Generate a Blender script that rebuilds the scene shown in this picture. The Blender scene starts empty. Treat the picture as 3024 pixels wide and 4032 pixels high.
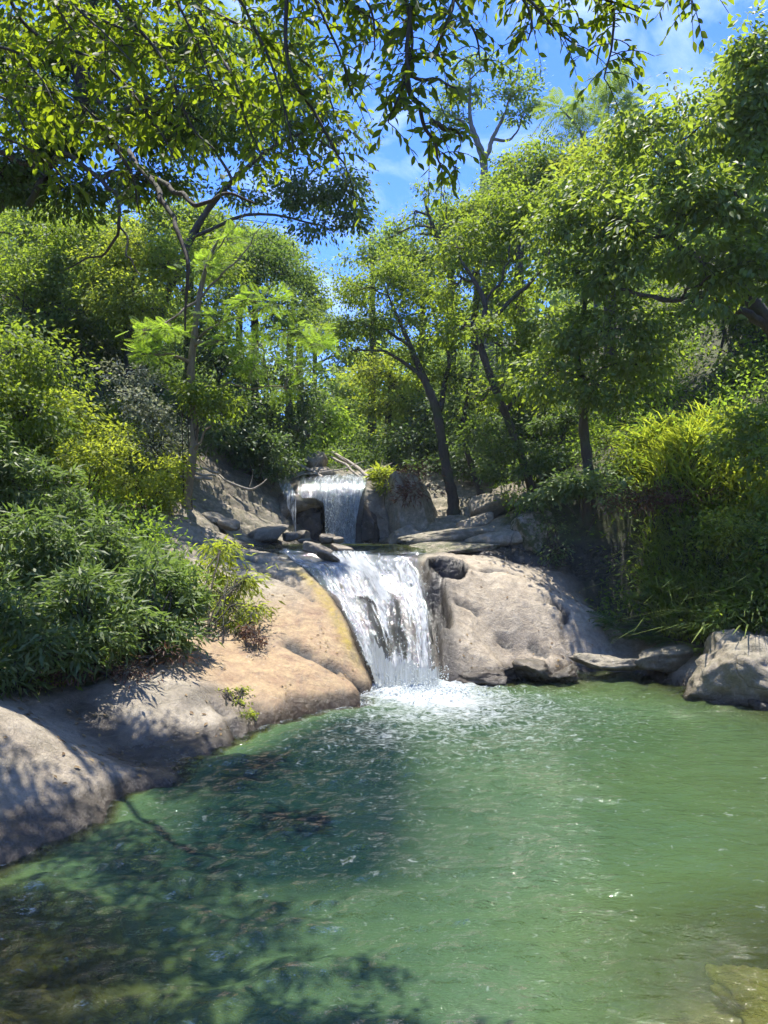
import bpy, math, random
import numpy as np
from mathutils import Vector

sc = bpy.context.scene
COL = sc.collection

# ------------------------------------------------------------------ camera, sky, sun, exposure
F, HOR, CAMZ = 770.0, 530.0, 2.5          # focal length and horizon in pixels of a 768 x 1024 frame
cam_data = bpy.data.cameras.new('camera')
cam = bpy.data.objects.new('camera', cam_data); COL.objects.link(cam)
cam.location = (0, 0, CAMZ); cam.rotation_euler = (math.radians(90), 0, 0)
cam_data.sensor_fit = 'VERTICAL'; cam_data.sensor_height = 24.0
cam_data.lens = 24.0 * F / 1024.0
cam_data.shift_y = (HOR - 512.0) / 1024.0
cam_data.clip_start = 0.05; cam_data.clip_end = 3000
sc.camera = cam

SUN_EL, SUN_AZ = math.radians(77), math.radians(-15)     # azimuth from +Y, positive to the right
world = bpy.data.worlds.new('World'); sc.world = world; world.use_nodes = True
wn, wl = world.node_tree.nodes, world.node_tree.links
wn.clear()
wout = wn.new('ShaderNodeOutputWorld'); wbg = wn.new('ShaderNodeBackground')
sky = wn.new('ShaderNodeTexSky'); sky.sky_type = 'NISHITA'; sky.sun_disc = False
sky.sun_elevation = SUN_EL; sky.sun_rotation = SUN_AZ
sky.altitude = 6000; sky.air_density = 1.0; sky.dust_density = 0.0; sky.ozone_density = 10.0
wbg.inputs['Strength'].default_value = 0.125
# thin cirrus, the same everywhere over the dome
tc = wn.new('ShaderNodeTexCoord'); mp = wn.new('ShaderNodeMapping')
mp.inputs['Scale'].default_value = (1.6, 1.1, 3.2); mp.inputs['Rotation'].default_value = (0.2, 0.5, 0.4)
cn = wn.new('ShaderNodeTexNoise'); cn.inputs['Scale'].default_value = 3.2
cn.inputs['Detail'].default_value = 7; cn.inputs['Roughness'].default_value = 0.58; cn.inputs['Distortion'].default_value = 0.5
cr = wn.new('ShaderNodeValToRGB')
cr.color_ramp.elements[0].position = 0.50; cr.color_ramp.elements[0].color = (0, 0, 0, 1)
cr.color_ramp.elements[1].position = 0.78; cr.color_ramp.elements[1].color = (0.55, 0.55, 0.55, 1)
cm = wn.new('ShaderNodeMixRGB'); cm.inputs['Color2'].default_value = (3.4, 3.8, 4.2, 1)
wl.new(tc.outputs['Generated'], mp.inputs['Vector']); wl.new(mp.outputs['Vector'], cn.inputs['Vector'])
wl.new(cn.outputs['Fac'], cr.inputs['Fac']); wl.new(cr.outputs['Color'], cm.inputs['Fac'])
hs = wn.new('ShaderNodeHueSaturation'); hs.inputs['Saturation'].default_value = 1.10; hs.inputs['Hue'].default_value = 0.508
wl.new(sky.outputs['Color'], hs.inputs['Color']); wl.new(hs.outputs['Color'], cm.inputs['Color1']); wl.new(cm.outputs['Color'], wbg.inputs['Color'])
wl.new(wbg.outputs['Background'], wout.inputs['Surface'])

sun_data = bpy.data.lights.new('sun', 'SUN'); sun_data.energy = 2.1; sun_data.angle = math.radians(0.53)
sun_data.color = (1.0, 0.945, 0.85)
sun = bpy.data.objects.new('sun', sun_data); COL.objects.link(sun)
SUN = Vector((math.sin(SUN_AZ) * math.cos(SUN_EL), math.cos(SUN_AZ) * math.cos(SUN_EL), math.sin(SUN_EL)))
sun.rotation_euler = SUN.to_track_quat('Z', 'Y').to_euler(); sun.location = (0, 0, 60)

sc.view_settings.view_transform = 'Standard'; sc.view_settings.look = 'None'
sc.view_settings.exposure = 2.3; sc.view_settings.gamma = 1.0; sc.view_settings.use_curve_mapping = False
cy = sc.cycles
cy.max_bounces = 6; cy.diffuse_bounces = 5; cy.glossy_bounces = 2; cy.transmission_bounces = 5
cy.transparent_max_bounces = 10; cy.volume_bounces = 0
cy.caustics_reflective = False; cy.caustics_refractive = False
cy.sample_clamp_indirect = 6.0
cy.use_denoising = True; cy.denoising_prefilter = 'ACCURATE'
cy.use_adaptive_sampling = True; cy.adaptive_threshold = 0.02

# ------------------------------------------------------------------ small numeric helpers
def P(u, v, Y):
    return np.array([(u - 384.0) / F * Y, Y, CAMZ + (HOR - v) / F * Y])

def _hash(ix, iy, iz, seed):
    h = (ix.astype(np.int64) * 374761393 + iy.astype(np.int64) * 668265263 + iz.astype(np.int64) * 2147483647 + seed * 974634521) & 0xFFFFFFFF
    h = ((h ^ (h >> 13)) * 1274126177) & 0xFFFFFFFF
    h = ((h ^ (h >> 16)) * 2246822519) & 0xFFFFFFFF
    return ((h ^ (h >> 15)) & 0xFFFFFF) / float(0xFFFFFF)

def vnoise(p, seed=0):
    p = np.asarray(p, float); i = np.floor(p).astype(np.int64); f = p - i
    f = f * f * f * (f * (f * 6 - 15) + 10)
    r = 0
    for dx in (0, 1):
        for dy in (0, 1):
            for dz in (0, 1):
                w = (f[..., 0] if dx else 1 - f[..., 0]) * (f[..., 1] if dy else 1 - f[..., 1]) * (f[..., 2] if dz else 1 - f[..., 2])
                r = r + w * _hash(i[..., 0] + dx, i[..., 1] + dy, i[..., 2] + dz, seed)
    return r * 2 - 1

def fbm(p, seed=0, octaves=4, gain=0.5):
    p = np.asarray(p, float); a, s, t = 1.0, 0.0, 0.0
    for o in range(octaves):
        s = s + a * vnoise(p * (2.03 ** o) + 17.3 * o, seed + o); t += a; a *= gain
    return s / t

def xyz(x, y, z=0.0):
    x = np.asarray(x, float); y = np.asarray(y, float)
    return np.stack(np.broadcast_arrays(x, y, np.asarray(z, float)), -1)

def sstep(a, b, x):
    t = np.clip((x - a) / (b - a), 0, 1); return t * t * (3 - 2 * t)

def mesh(name, verts, faces, mat, parent=None, smooth=False, attrs=None, kind=None):
    """one mesh object from numpy arrays; faces is one (M,k) array or a list of them"""
    verts = np.asarray(verts, np.float32).reshape(-1, 3)
    fl = faces if isinstance(faces, list) else [faces]
    fl = [np.asarray(f, np.int32) for f in fl if len(f)]
    me = bpy.data.meshes.new(name)
    me.vertices.add(len(verts)); me.vertices.foreach_set('co', verts.ravel())
    nl = sum(f.size for f in fl); npoly = sum(len(f) for f in fl)
    me.loops.add(nl); me.loops.foreach_set('vertex_index', np.concatenate([f.ravel() for f in fl]))
    me.polygons.add(npoly)
    st, o = [], 0
    for f in fl:
        st.append(o + np.arange(len(f)) * f.shape[1]); o += f.size
    me.polygons.foreach_set('loop_start', np.concatenate(st).astype(np.int32))
    if smooth:
        me.polygons.foreach_set('use_smooth', np.ones(npoly, bool))
    for k, a in (attrs or {}).items():
        at = me.attributes.new(k, 'FLOAT', 'POINT'); at.data.foreach_set('value', np.asarray(a, np.float32))
    me.update(calc_edges=True)
    if mat is not None:
        me.materials.append(mat)
    ob = bpy.data.objects.new(name, me); COL.objects.link(ob)
    if parent is not None:
        ob.parent = parent
    if kind:
        ob['kind'] = kind
    return ob

def grid_faces(nr, ncol):
    i = np.arange(nr - 1)[:, None] * ncol + np.arange(ncol - 1)[None, :]
    i = i.ravel()
    return np.stack([i, i + 1, i + ncol + 1, i + ncol], 1)

def tag(o, label, cat, group=None):
    o['label'] = label; o['category'] = cat
    if group: o['group'] = group
    return o

def empty(name, loc):
    o = bpy.data.objects.new(name, None); COL.objects.link(o); o.location = [float(c) for c in loc]
    o.empty_display_size = 0.2
    return o

def norm(a):
    return a / np.maximum(np.linalg.norm(a, axis=-1, keepdims=True), 1e-9)

def catmull(pts, n):
    """n samples along a Catmull-Rom curve through pts (columns may include a radius)"""
    p = np.asarray(pts, float)
    if len(p) == 2:
        t = np.linspace(0, 1, n)[:, None]; return p[0] * (1 - t) + p[1] * t
    q = np.vstack([2 * p[0] - p[1], p, 2 * p[-1] - p[-2]])
    s = np.linspace(0, len(p) - 1 - 1e-6, n); k = s.astype(int); t = (s - k)[:, None]
    a, b, c, d = q[k], q[k + 1], q[k + 2], q[k + 3]
    return 0.5 * (2 * b + (c - a) * t + (2 * a - 5 * b + 4 * c - d) * t * t + (3 * b - a - 3 * c + d) * t ** 3)

# ------------------------------------------------------------------ the lie of the land
# control points read off the photograph as (pixel u, pixel v, metres away) or as (x, y, z)
PIX = [
 # boulder-like slab in the near left corner
 (0,868,5.70),(60,839,6.23),(120,813,6.80),(165,791,7.38),(186,780,7.72),
 (0,716,6.9),(46,737,7.15),(87,757,7.4),(119,767,7.6),(-60,700,6.8),(-60,800,6.0),(40,790,6.6),(90,790,6.95),(130,785,7.3),
 # the wet groove behind it
 (150,771,8.0),(110,752,8.25),(70,732,8.3),(20,712,8.3),
 # shaded grey slab
 (168,769,8.12),(200,758,8.44),(240,746,8.92),(275,727,9.77),(150,735,8.7),(190,735,8.9),(120,715,8.9),(170,705,9.2),(220,715,9.4),
 (60,702,9.0),(100,690,9.3),(150,690,9.3),
 # orange slab
 (300,718.5,10.2),(340,708.5,10.78),(378,702,11.2),(250,700,10.1),(290,682,10.75),(330,690,11.0),(345,680,11.35),(362,690,11.5),
 (240,660,11.2),(200,680,10.0),(300,642,12.0),(345,652,12.15),(230,620,12.4),(280,602,13.15),(325,612,13.2),(335,598,13.7),(355,628,12.95),(360,660,12.2),
 (250,577,14.0),(300,572,14.5),(200,556,14.8),(240,549,15.7),(275,556,15.15),(180,600,12.6),(190,640,11.3),
 # under the shrubs on the near left bank
 (100,640,10.5),(0,655,9.4),(0,600,11.0),(140,600,12.0),(60,620,11.0),(-120,640,8.5),(-100,560,11),(50,560,12.6),(120,545,13.8),
 (100,520,14.6),(0,500,13.0),(150,510,15.8),(185,505,16.6),(215,528,16.9),(136,500,16.4),(230,538,17.2),
 # slope left of the upper pool
 (100,460,17.5),(0,400,16.0),(150,440,18.8),(200,455,19.8),(198,480,18.9),(230,470,20.3),(260,492,20.4),(285,520,20.3),(245,528,18.8),(265,536,18.6),(205,512,17.8),
 # chute of the lower fall
 (330,562,14.9),(300,559,15.2),(360,558,15.3),(400,558,15.3),(415,562,15.1),(350,588,14.35),(385,586,14.4),(412,586,14.4),
 (375,620,13.55),(400,622,13.5),(418,620,13.5),(385,652,12.9),(410,655,12.85),(428,655,12.85),(395,680,12.4),(420,682,12.4),
 # pale dome right of the fall
 (447,656,13.0),(500,656,13.1),(560,656,13.3),(640,657,13.7),(455,620,13.75),(520,612,14.0),(580,622,14.1),(640,648,14.1),
 (452,588,14.5),(500,572,15.0),(560,592,15.1),(600,612,15.1),(480,551,16.4),(540,546,16.6),(450,556,15.8),(560,570,16.0),(600,590,16.0),
 # under the dark right bank and the grass
 (640,606,15.6),(540,505,17.3),(565,500,16.9),(600,495,16.7),(640,492,16.3),(580,488,17.3),(620,480,17.0),(585,604,15.9),(545,562,16.3),(700,642,12.9),(700,600,13.6),(700,560,14.0),(740,520,14.4),(660,640,13.6),(660,560,14.9),(650,500,15.6),(740,470,15.0),(700,440,16.2),
 (640,455,17.2),(768,420,15.6),(768,560,13.0),(768,640,12.0),(850,600,11.5),(900,500,12.5),(850,420,15),
 # behind the right ledges
 (420,530,19.5),(480,525,19.5),(520,500,19.5),(450,500,21.5),(560,470,19.5),(520,470,22),(600,440,20.5),(430,470,23.5),
]
XYZ = [
 (.6,8,-1.15),(2.8,8.2,-.75),(3.4,6.6,-.6),(2.2,6.0,-.8),(0,9.8,-1.2),(3,11,-.9),(.4,5.5,-1.1),(-1.6,5.5,-1.1),(4.4,7.5,-.55),(.4,11.4,-1.0),(1.6,12.2,-.5),(3.2,12.6,-.35),(4.6,11.8,-.25),(5.6,9.5,-.35),
 (6.5,8,-.2),(7,6,0.3),(6,4,0.2),(8.5,9,1.6),(-.8,7.4,-1.6),(-1.0,6.4,-1.6),(-1.25,8.7,-1.3),(-.5,10.0,-1.3),(-2.1,7.3,-1.0),(-3.4,5.0,-.3),(-2.05,3.9,-.06),(-1.85,4.4,-.16),(-2.6,3.2,.15),(2.15,3.85,-.06),(2.1,4.3,-.3),(2.8,3.2,.15),(0,3.6,-1.2),
 (0,2.2,-.4),(0,0.8,.75),(0,-2,1.2),(-3,1,.9),(3.5,1,.8),(-5,4.2,.7),(-6,2,1.6),(6.5,1.5,1.2),(-5.5,6.5,1.1),
 (-1.2,17,1.85),(-.3,19,1.7),(.9,17.2,1.9),(.4,16.2,1.9),(-2,18.2,1.95),(-1.2,20,1.7),
 (2.2,13.3,-.25),(3.2,13.35,-.2),(4.2,13.4,-.15),
]
def base_far(x, y):
    """the gorge beyond the part read off the photograph"""
    xc = np.interp(y, [-30, 13, 20, 32, 60, 120], [1.0, 0.8, -0.9, -2.0, -5.5, -9.0])
    zb = np.interp(y, [-60, -5, 3, 12.5, 15, 20, 21, 40, 120, 200], [3, 1.3, -.4, -.6, 2, 2.2, 4.0, 6.2, 16, 18])
    dl = np.maximum(xc - 2.2 - x, 0); dr = np.maximum(x - xc - np.interp(y, [0, 13, 16, 20, 40], [5.5, 5.5, 3.2, 2.0, 2.5]), 0)
    z = zb + 26 * np.tanh(0.78 * dl / 26) + 26 * np.tanh(0.72 * dr / 26)
    return z + 0.25 * fbm(xyz(x, y) * 0.35, 5, 3)

_cp = [P(*p) for p in PIX] + [np.array(p, float) for p in XYZ]
for (x, y) in [(-14,6),(-14,12),(-14,18),(-14,25),(-9,3),(-9,24),(-10,15),(-4,26),(0,26),(4,26),(9,25),(14,25),(14,18),(14,12),(14,6),(11,16),(9,20),(-7,21),(12,9),(10,4)]:
    _cp.append(np.array([x, y, float(base_far(np.array(float(x)), np.array(float(y))))]))
_cp = np.array(_cp)
def _tps(r2):
    return 0.5 * r2 * np.log(np.maximum(r2, 1e-12))
def _fit():
    n = len(_cp); d2 = ((_cp[:, None, :2] - _cp[None, :, :2]) ** 2).sum(-1)
    A = np.zeros((n + 3, n + 3)); A[:n, :n] = _tps(d2) + np.eye(n) * 0.03
    Q = np.hstack([np.ones((n, 1)), _cp[:, :2]]); A[:n, n:] = Q; A[n:, :n] = Q.T
    return np.linalg.solve(A, np.concatenate([_cp[:, 2], np.zeros(3)]))
_w = _fit()
def rbf(x, y):
    sh = x.shape; x = x.ravel(); y = y.ravel(); out = np.empty(len(x))
    for s in range(0, len(x), 20000):
        xs, ys = x[s:s + 20000], y[s:s + 20000]
        d2 = (xs[:, None] - _cp[None, :, 0]) ** 2 + (ys[:, None] - _cp[None, :, 1]) ** 2
        out[s:s + 20000] = _tps(d2) @ _w[:-3] + _w[-3] + _w[-2] * xs + _w[-1] * ys
    return out.reshape(sh)

HX0, HX1, HY0, HY1, HS = -12.0, 12.0, 0.0, 25.0, 0.06
_gx = np.arange(HX0, HX1 + 1e-6, HS); _gy = np.arange(HY0, HY1 + 1e-6, HS)
GX, GY = np.meshgrid(_gx, _gy)

def seg_dist(x, y, pts):
    best = np.full(x.shape, 1e9)
    for a, b in zip(pts[:-1], pts[1:]):
        dx, dy = b[0] - a[0], b[1] - a[1]; L = dx * dx + dy * dy + 1e-12
        t = np.clip(((x - a[0]) * dx + (y - a[1]) * dy) / L, 0, 1)
        best = np.minimum(best, np.hypot(x - a[0] - t * dx, y - a[1] - t * dy))
    return best

def make_height():
    # thin plate surface on a coarse grid, then resampled
    cx = np.arange(HX0, HX1 + 1e-6, 0.25); cyy = np.arange(HY0, HY1 + 1e-6, 0.25)
    X, Y = np.meshgrid(cx, cyy)
    Z = rbf(X, Y)
    Zf = base_far(X, Y)
    ed = np.minimum.reduce([X - HX0, HX1 - X, HY1 - Y, Y - HY0 + 1.0])
    w = sstep(0.0, 2.5, ed); Z = Z * w + Zf * (1 - w)
    # bicubic-ish upsample: two linear interpolations with smoothing
    Z1 = np.empty((len(cyy), len(_gx)))
    for i in range(len(cyy)): Z1[i] = np.interp(_gx, cx, Z[i])
    Z2 = np.empty(GX.shape)
    for j in range(len(_gx)): Z2[:, j] = np.interp(_gy, cyy, Z1[:, j])
    k = np.array([1, 2, 3, 4, 5, 4, 3, 2, 1], float); k /= k.sum()
    for ax in (0, 1):
        Zp = np.pad(Z2, [(4, 4) if a == ax else (0, 0) for a in (0, 1)], mode='edge')
        Z2 = sum(k[i] * np.take(Zp, range(i, i + Z2.shape[ax]), axis=ax) for i in range(9))
    return Z2
HZ = make_height()

def H(x, y):
    x = np.asarray(x, float); y = np.asarray(y, float)
    fx = np.clip((x - HX0) / HS, 0, len(_gx) - 1.001); fy = np.clip((y - HY0) / HS, 0, len(_gy) - 1.001)
    i = fx.astype(int); j = fy.astype(int); a = fx - i; b = fy - j
    z = (HZ[j, i] * (1 - a) + HZ[j, i + 1] * a) * (1 - b) + (HZ[j + 1, i] * (1 - a) + HZ[j + 1, i + 1] * a) * b
    ins = (x >= HX0) & (x <= HX1) & (y >= HY0) & (y <= HY1)
    return np.where(ins, z, base_far(x, y))

def hit(u, v, y0=3.0, y1=90.0):
    """where the line of sight through pixel (u, v) meets the ground"""
    Y = np.arange(y0, y1, 0.02)
    x = (u - 384) / F * Y; z = CAMZ + (HOR - v) / F * Y
    below = np.nonzero(z <= H(x, Y))[0]
    k = below[0] if len(below) else len(Y) - 1
    return np.array([x[k], Y[k], float(H(x[k], Y[k]))])

# ------------------------------------------------------------------ materials
def nodes_of(name):
    m = bpy.data.materials.new(name); m.use_nodes = True
    nt = m.node_tree; nt.nodes.clear()
    out = nt.nodes.new('ShaderNodeOutputMaterial')
    return m, nt, out

def N(nt, kind, **kw):
    n = nt.nodes.new(kind)
    for k, v in kw.items():
        if k in n.inputs: n.inputs[k].default_value = v
        else: setattr(n, k, v)
    return n

def mixc(nt, fac, a, b, mode='MIX'):
    n = nt.nodes.new('ShaderNodeMixRGB'); n.blend_type = mode
    for s, val in (('Fac', fac), ('Color1', a), ('Color2', b)):
        if isinstance(val, bpy.types.NodeSocket): nt.links.new(val, n.inputs[s])
        elif isinstance(val, (int, float)): n.inputs[s].default_value = val
        else: n.inputs[s].default_value = (*val, 1)
    return n.outputs['Color']

def math_(nt, op, a, b=0.0, clamp=False):
    n = nt.nodes.new('ShaderNodeMath'); n.operation = op; n.use_clamp = clamp
    for i, val in enumerate((a, b)):
        if isinstance(val, bpy.types.NodeSocket): nt.links.new(val, n.inputs[i])
        else: n.inputs[i].default_value = val
    return n.outputs[0]

def attr(nt, name):
    n = nt.nodes.new('ShaderNodeAttribute'); n.attribute_name = name; return n.outputs['Fac']

def noise(nt, scale, detail=5, rough=0.55, vec=None, dist=0.0):
    n = N(nt, 'ShaderNodeTexNoise', Scale=scale, Detail=detail, Roughness=rough, Distortion=dist)
    if vec is not None: nt.links.new(vec, n.inputs['Vector'])
    return n.outputs['Fac']

def ramp(nt, fac, stops):
    n = nt.nodes.new('ShaderNodeValToRGB'); e = n.color_ramp.elements
    while len(e) < len(stops): e.new(0.5)
    for k, (p, c) in enumerate(stops):
        e[k].position = p; e[k].color = (*c, 1) if not isinstance(c, (int, float)) else (c, c, c, 1)
    nt.links.new(fac, n.inputs['Fac']); return n.outputs['Color']

def pos(nt, scale=(1, 1, 1), rot=(0, 0, 0), obj=False):
    t = nt.nodes.new('ShaderNodeTexCoord') if obj else nt.nodes.new('ShaderNodeNewGeometry')
    m = nt.nodes.new('ShaderNodeMapping'); m.inputs['Scale'].default_value = scale; m.inputs['Rotation'].default_value = rot
    nt.links.new(t.outputs['Object'] if obj else t.outputs['Position'], m.inputs['Vector']); return m.outputs['Vector']

def leaf_mat(name, dark, light, trans, gloss=0.45, tfac=0.42, spec=0.35):
    gloss += .16; spec *= 1.1; dark = [c * 1.55 + .004 for c in dark]; light = [c * 1.6 + .008 for c in light]; tfac = min(.58, tfac + .09)
    m, nt, out = nodes_of(name)
    t = attr(nt, 'tint')
    col = mixc(nt, t, dark, light)
    p = N(nt, 'ShaderNodeBsdfPrincipled', Roughness=gloss); p.inputs['Specular IOR Level'].default_value = spec
    nt.links.new(col, p.inputs['Base Color'])
    tr = nt.nodes.new('ShaderNodeBsdfTranslucent')
    tcol = mixc(nt, t, [c * 0.6 for c in trans], trans)
    nt.links.new(tcol, tr.inputs['Color'])
    mx = N(nt, 'ShaderNodeMixShader', Fac=tfac)
    nt.links.new(p.outputs[0], mx.inputs[1]); nt.links.new(tr.outputs[0], mx.inputs[2])
    nt.links.new(mx.outputs[0], out.inputs['Surface'])
    return m

L_NEAR = leaf_mat('leaf_near', (.016, .036, .009), (.038, .072, .014), (.42, .55, .02), 0.42, 0.46)
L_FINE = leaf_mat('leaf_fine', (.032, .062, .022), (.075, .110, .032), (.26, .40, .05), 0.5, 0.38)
L_OLIVE = leaf_mat('leaf_olive', (.042, .080, .016), (.100, .140, .028), (.42, .56, .04), 0.42, 0.42)
L_BROAD = leaf_mat('leaf_broad', (.038, .080, .020), (.105, .145, .032), (.46, .60, .05), 0.34, 0.4, 0.5)
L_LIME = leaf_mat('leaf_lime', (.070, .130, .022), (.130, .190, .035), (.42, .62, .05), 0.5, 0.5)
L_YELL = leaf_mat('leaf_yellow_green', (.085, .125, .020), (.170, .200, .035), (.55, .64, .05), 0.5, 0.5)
L_LANCE = leaf_mat('leaf_lance', (.050, .088, .026), (.125, .158, .052), (.26, .40, .07), 0.36, 0.35, 0.5)
L_PALE = leaf_mat('leaf_pale', (.15, .17, .12), (.27, .28, .20), (.35, .38, .20), 0.5, 0.35)
L_FAR = leaf_mat('leaf_far', (.050, .095, .028), (.110, .160, .042), (.42, .58, .07), 0.5, 0.42)
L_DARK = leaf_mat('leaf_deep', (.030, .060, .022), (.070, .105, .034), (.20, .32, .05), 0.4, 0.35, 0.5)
L_GRASS = leaf_mat('grass_blade', (.060, .115, .025), (.150, .190, .045), (.40, .54, .05), 0.45, 0.45)
L_REDDISH = leaf_mat('leaf_reddish', (.060, .030, .022), (.110, .060, .035), (.22, .10, .05), 0.45, 0.3)

def bark_mat(name, c1, c2, c3):
    m, nt, out = nodes_of(name)
    v = pos(nt, (6, 6, 1.6), obj=True); n1 = noise(nt, 3.0, 6, 0.65, v); n2 = noise(nt, 2.2, 3, 0.5, pos(nt, (1, 1, 1), obj=True))
    col = ramp(nt, n1, [(0.3, c1), (0.7, c2)]); col = mixc(nt, ramp(nt, n2, [(0.5, 0.0), (0.66, 0.8)]), col, c3)
    p = N(nt, 'ShaderNodeBsdfPrincipled', Roughness=0.85)
    b = N(nt, 'ShaderNodeBump', Strength=0.7, Distance=0.03); nt.links.new(n1, b.inputs['Height'])
    nt.links.new(col, p.inputs['Base Color']); nt.links.new(b.outputs[0], p.inputs['Normal'])
    nt.links.new(p.outputs[0], out.inputs['Surface']); return m
BARK = bark_mat('bark_dark', (.035, .028, .022), (.090, .072, .055), (.060, .075, .035))
BARK_TAN = bark_mat('bark_tan', (.15, .11, .07), (.28, .22, .14), (.20, .17, .09))
BARK_GREY = bark_mat('bark_grey', (.10, .09, .08), (.23, .21, .18), (.15, .15, .10))
DRIFT = bark_mat('driftwood', (.26, .22, .17), (.46, .41, .34), (.34, .30, .24))

def rock_mat(name, terrain):
    m, nt, out = nodes_of(name)
    g = pos(nt)
    big = noise(nt, 0.9, 4, 0.55, g); mid = noise(nt, 5.0, 7, 0.62, g, 0.4); fine = noise(nt, 42.0, 5, 0.7, g)
    speck = noise(nt, 130.0, 2, 0.6, g)
    col = ramp(nt, mid, [(0.28, (.17, .146, .110)), (0.5, (.345, .298, .226)), (0.75, (.47, .415, .32))])
    col = mixc(nt, ramp(nt, big, [(0.38, 0.0), (0.68, 0.55)]), col, (.33, .26, .18))
    if terrain:
        o = attr(nt, 'ochre')
        oc = ramp(nt, noise(nt, 3.2, 6, 0.65, g, 0.8), [(0.25, (.24, .145, .088)), (0.45, (.34, .230, .130)), (0.62, (.42, .305, .165)), (0.8, (.36, .265, .19))])
        col = mixc(nt, math_(nt, 'MULTIPLY', o, ramp(nt, big, [(0.2, 0.72), (0.6, 1.0)])), col, oc)
        pl = attr(nt, 'pale')
        col = mixc(nt, math_(nt, 'MULTIPLY', pl, ramp(nt, noise(nt, 2.6, 6, 0.65, g), [(0.3, 0.45), (0.6, 1.0)])), col, ramp(nt, mid, [(0.3, (.31, .25, .175)), (0.7, (.49, .415, .305))]))
        yl = attr(nt, 'algae')
        col = mixc(nt, math_(nt, 'MULTIPLY', yl, ramp(nt, noise(nt, 7, 5, 0.6, g), [(0.35, 0.25), (0.6, 1.0)])), col, (.36, .27, .05))
    # dark seep streaks and lichen
    st = noise(nt, 1.0, 6, 0.6, pos(nt, (5, 1.2, 1.2), (0, 0, -0.6)))
    col = mixc(nt, ramp(nt, st, [(0.56, 0.0), (0.70, 0.5)]), col, (.13, .115, .095))
    col = mixc(nt, ramp(nt, speck, [(0.60, 0.0), (0.68, 0.5)]), col, (.10, .09, .08))
    col = mixc(nt, ramp(nt, noise(nt, 18, 4, 0.6, g), [(0.62, 0.0), (0.72, 0.45)]), col, (.45, .42, .36))
    wv = mixc(nt, 0.12, g, N(nt, 'ShaderNodeTexNoise', Scale=2.0, Detail=4).outputs['Color'])
    vo = N(nt, 'ShaderNodeTexVoronoi', Scale=0.85, feature='DISTANCE_TO_EDGE'); nt.links.new(wv, vo.inputs['Vector'])
    fis = math_(nt, 'MULTIPLY', ramp(nt, vo.outputs['Distance'], [(0.0, 1.0), (0.014, 0.0)]), ramp(nt, noise(nt, 1.3, 3, 0.5, g), [(0.48, 0.0), (0.58, 1.0)]))
    col = mixc(nt, math_(nt, 'MULTIPLY', fis, 0.0 if terrain else 0.35), col, (.05, .042, .034))
    col = mixc(nt, 1.0, col, ramp(nt, noise(nt, 15.0, 8, 0.78, g), [(0.28, 0.62), (0.5, 1.0), (0.74, 1.32)]), 'MULTIPLY')
    if terrain:
        s = attr(nt, 'soil_shade')
        col = mixc(nt, s, col, ramp(nt, mid, [(0.3, (.022, .020, .011)), (0.7, (.055, .050, .026))]))
    mo = attr(nt, 'moss')
    mf = math_(nt, 'MULTIPLY', mo, ramp(nt, noise(nt, 6, 6, 0.7, g), [(0.38, 0.0), (0.55, 1.0)]))
    col = mixc(nt, mf, col, ramp(nt, fine, [(0.3, (.035, .050, .016)), (0.7, (.085, .100, .030))]))
    if terrain:
        dk = attr(nt, 'dark')  # near-black: painted shade of pothole and cleft, also dark ribs and cracks
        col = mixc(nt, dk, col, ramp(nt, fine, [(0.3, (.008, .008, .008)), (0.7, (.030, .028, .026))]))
    w = attr(nt, 'wet')
    wf = math_(nt, 'MULTIPLY', w, ramp(nt, noise(nt, 8, 5, 0.6, g), [(0.25, 0.8), (0.5, 1.0)]), True)
    col = mixc(nt, wf, col, mixc(nt, 1.0, col, (.19, .18, .175), 'MULTIPLY'))
    p = nt.nodes.new('ShaderNodeBsdfPrincipled')
    nt.links.new(col, p.inputs['Base Color'])
    rg = math_(nt, 'SUBTRACT', 0.82, math_(nt, 'MULTIPLY', wf, 0.60)); nt.links.new(rg, p.inputs['Roughness'])
    hgt = math_(nt, 'ADD', math_(nt, 'MULTIPLY', mid, 1.0), math_(nt, 'MULTIPLY', fine, 0.32))
    hgt = math_(nt, 'ADD', hgt, math_(nt, 'MULTIPLY', speck, 0.08)); hgt = math_(nt, 'SUBTRACT', hgt, math_(nt, 'MULTIPLY', fis, 0.0 if terrain else 0.4))
    b = N(nt, 'ShaderNodeBump', Strength=0.9, Distance=0.06); nt.links.new(hgt, b.inputs['Height'])
    nt.links.new(b.outputs[0], p.inputs['Normal']); nt.links.new(p.outputs[0], out.inputs['Surface'])
    return m
ROCK_T = rock_mat('bedrock_stone', True)
ROCK = rock_mat('boulder_stone', False)

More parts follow.
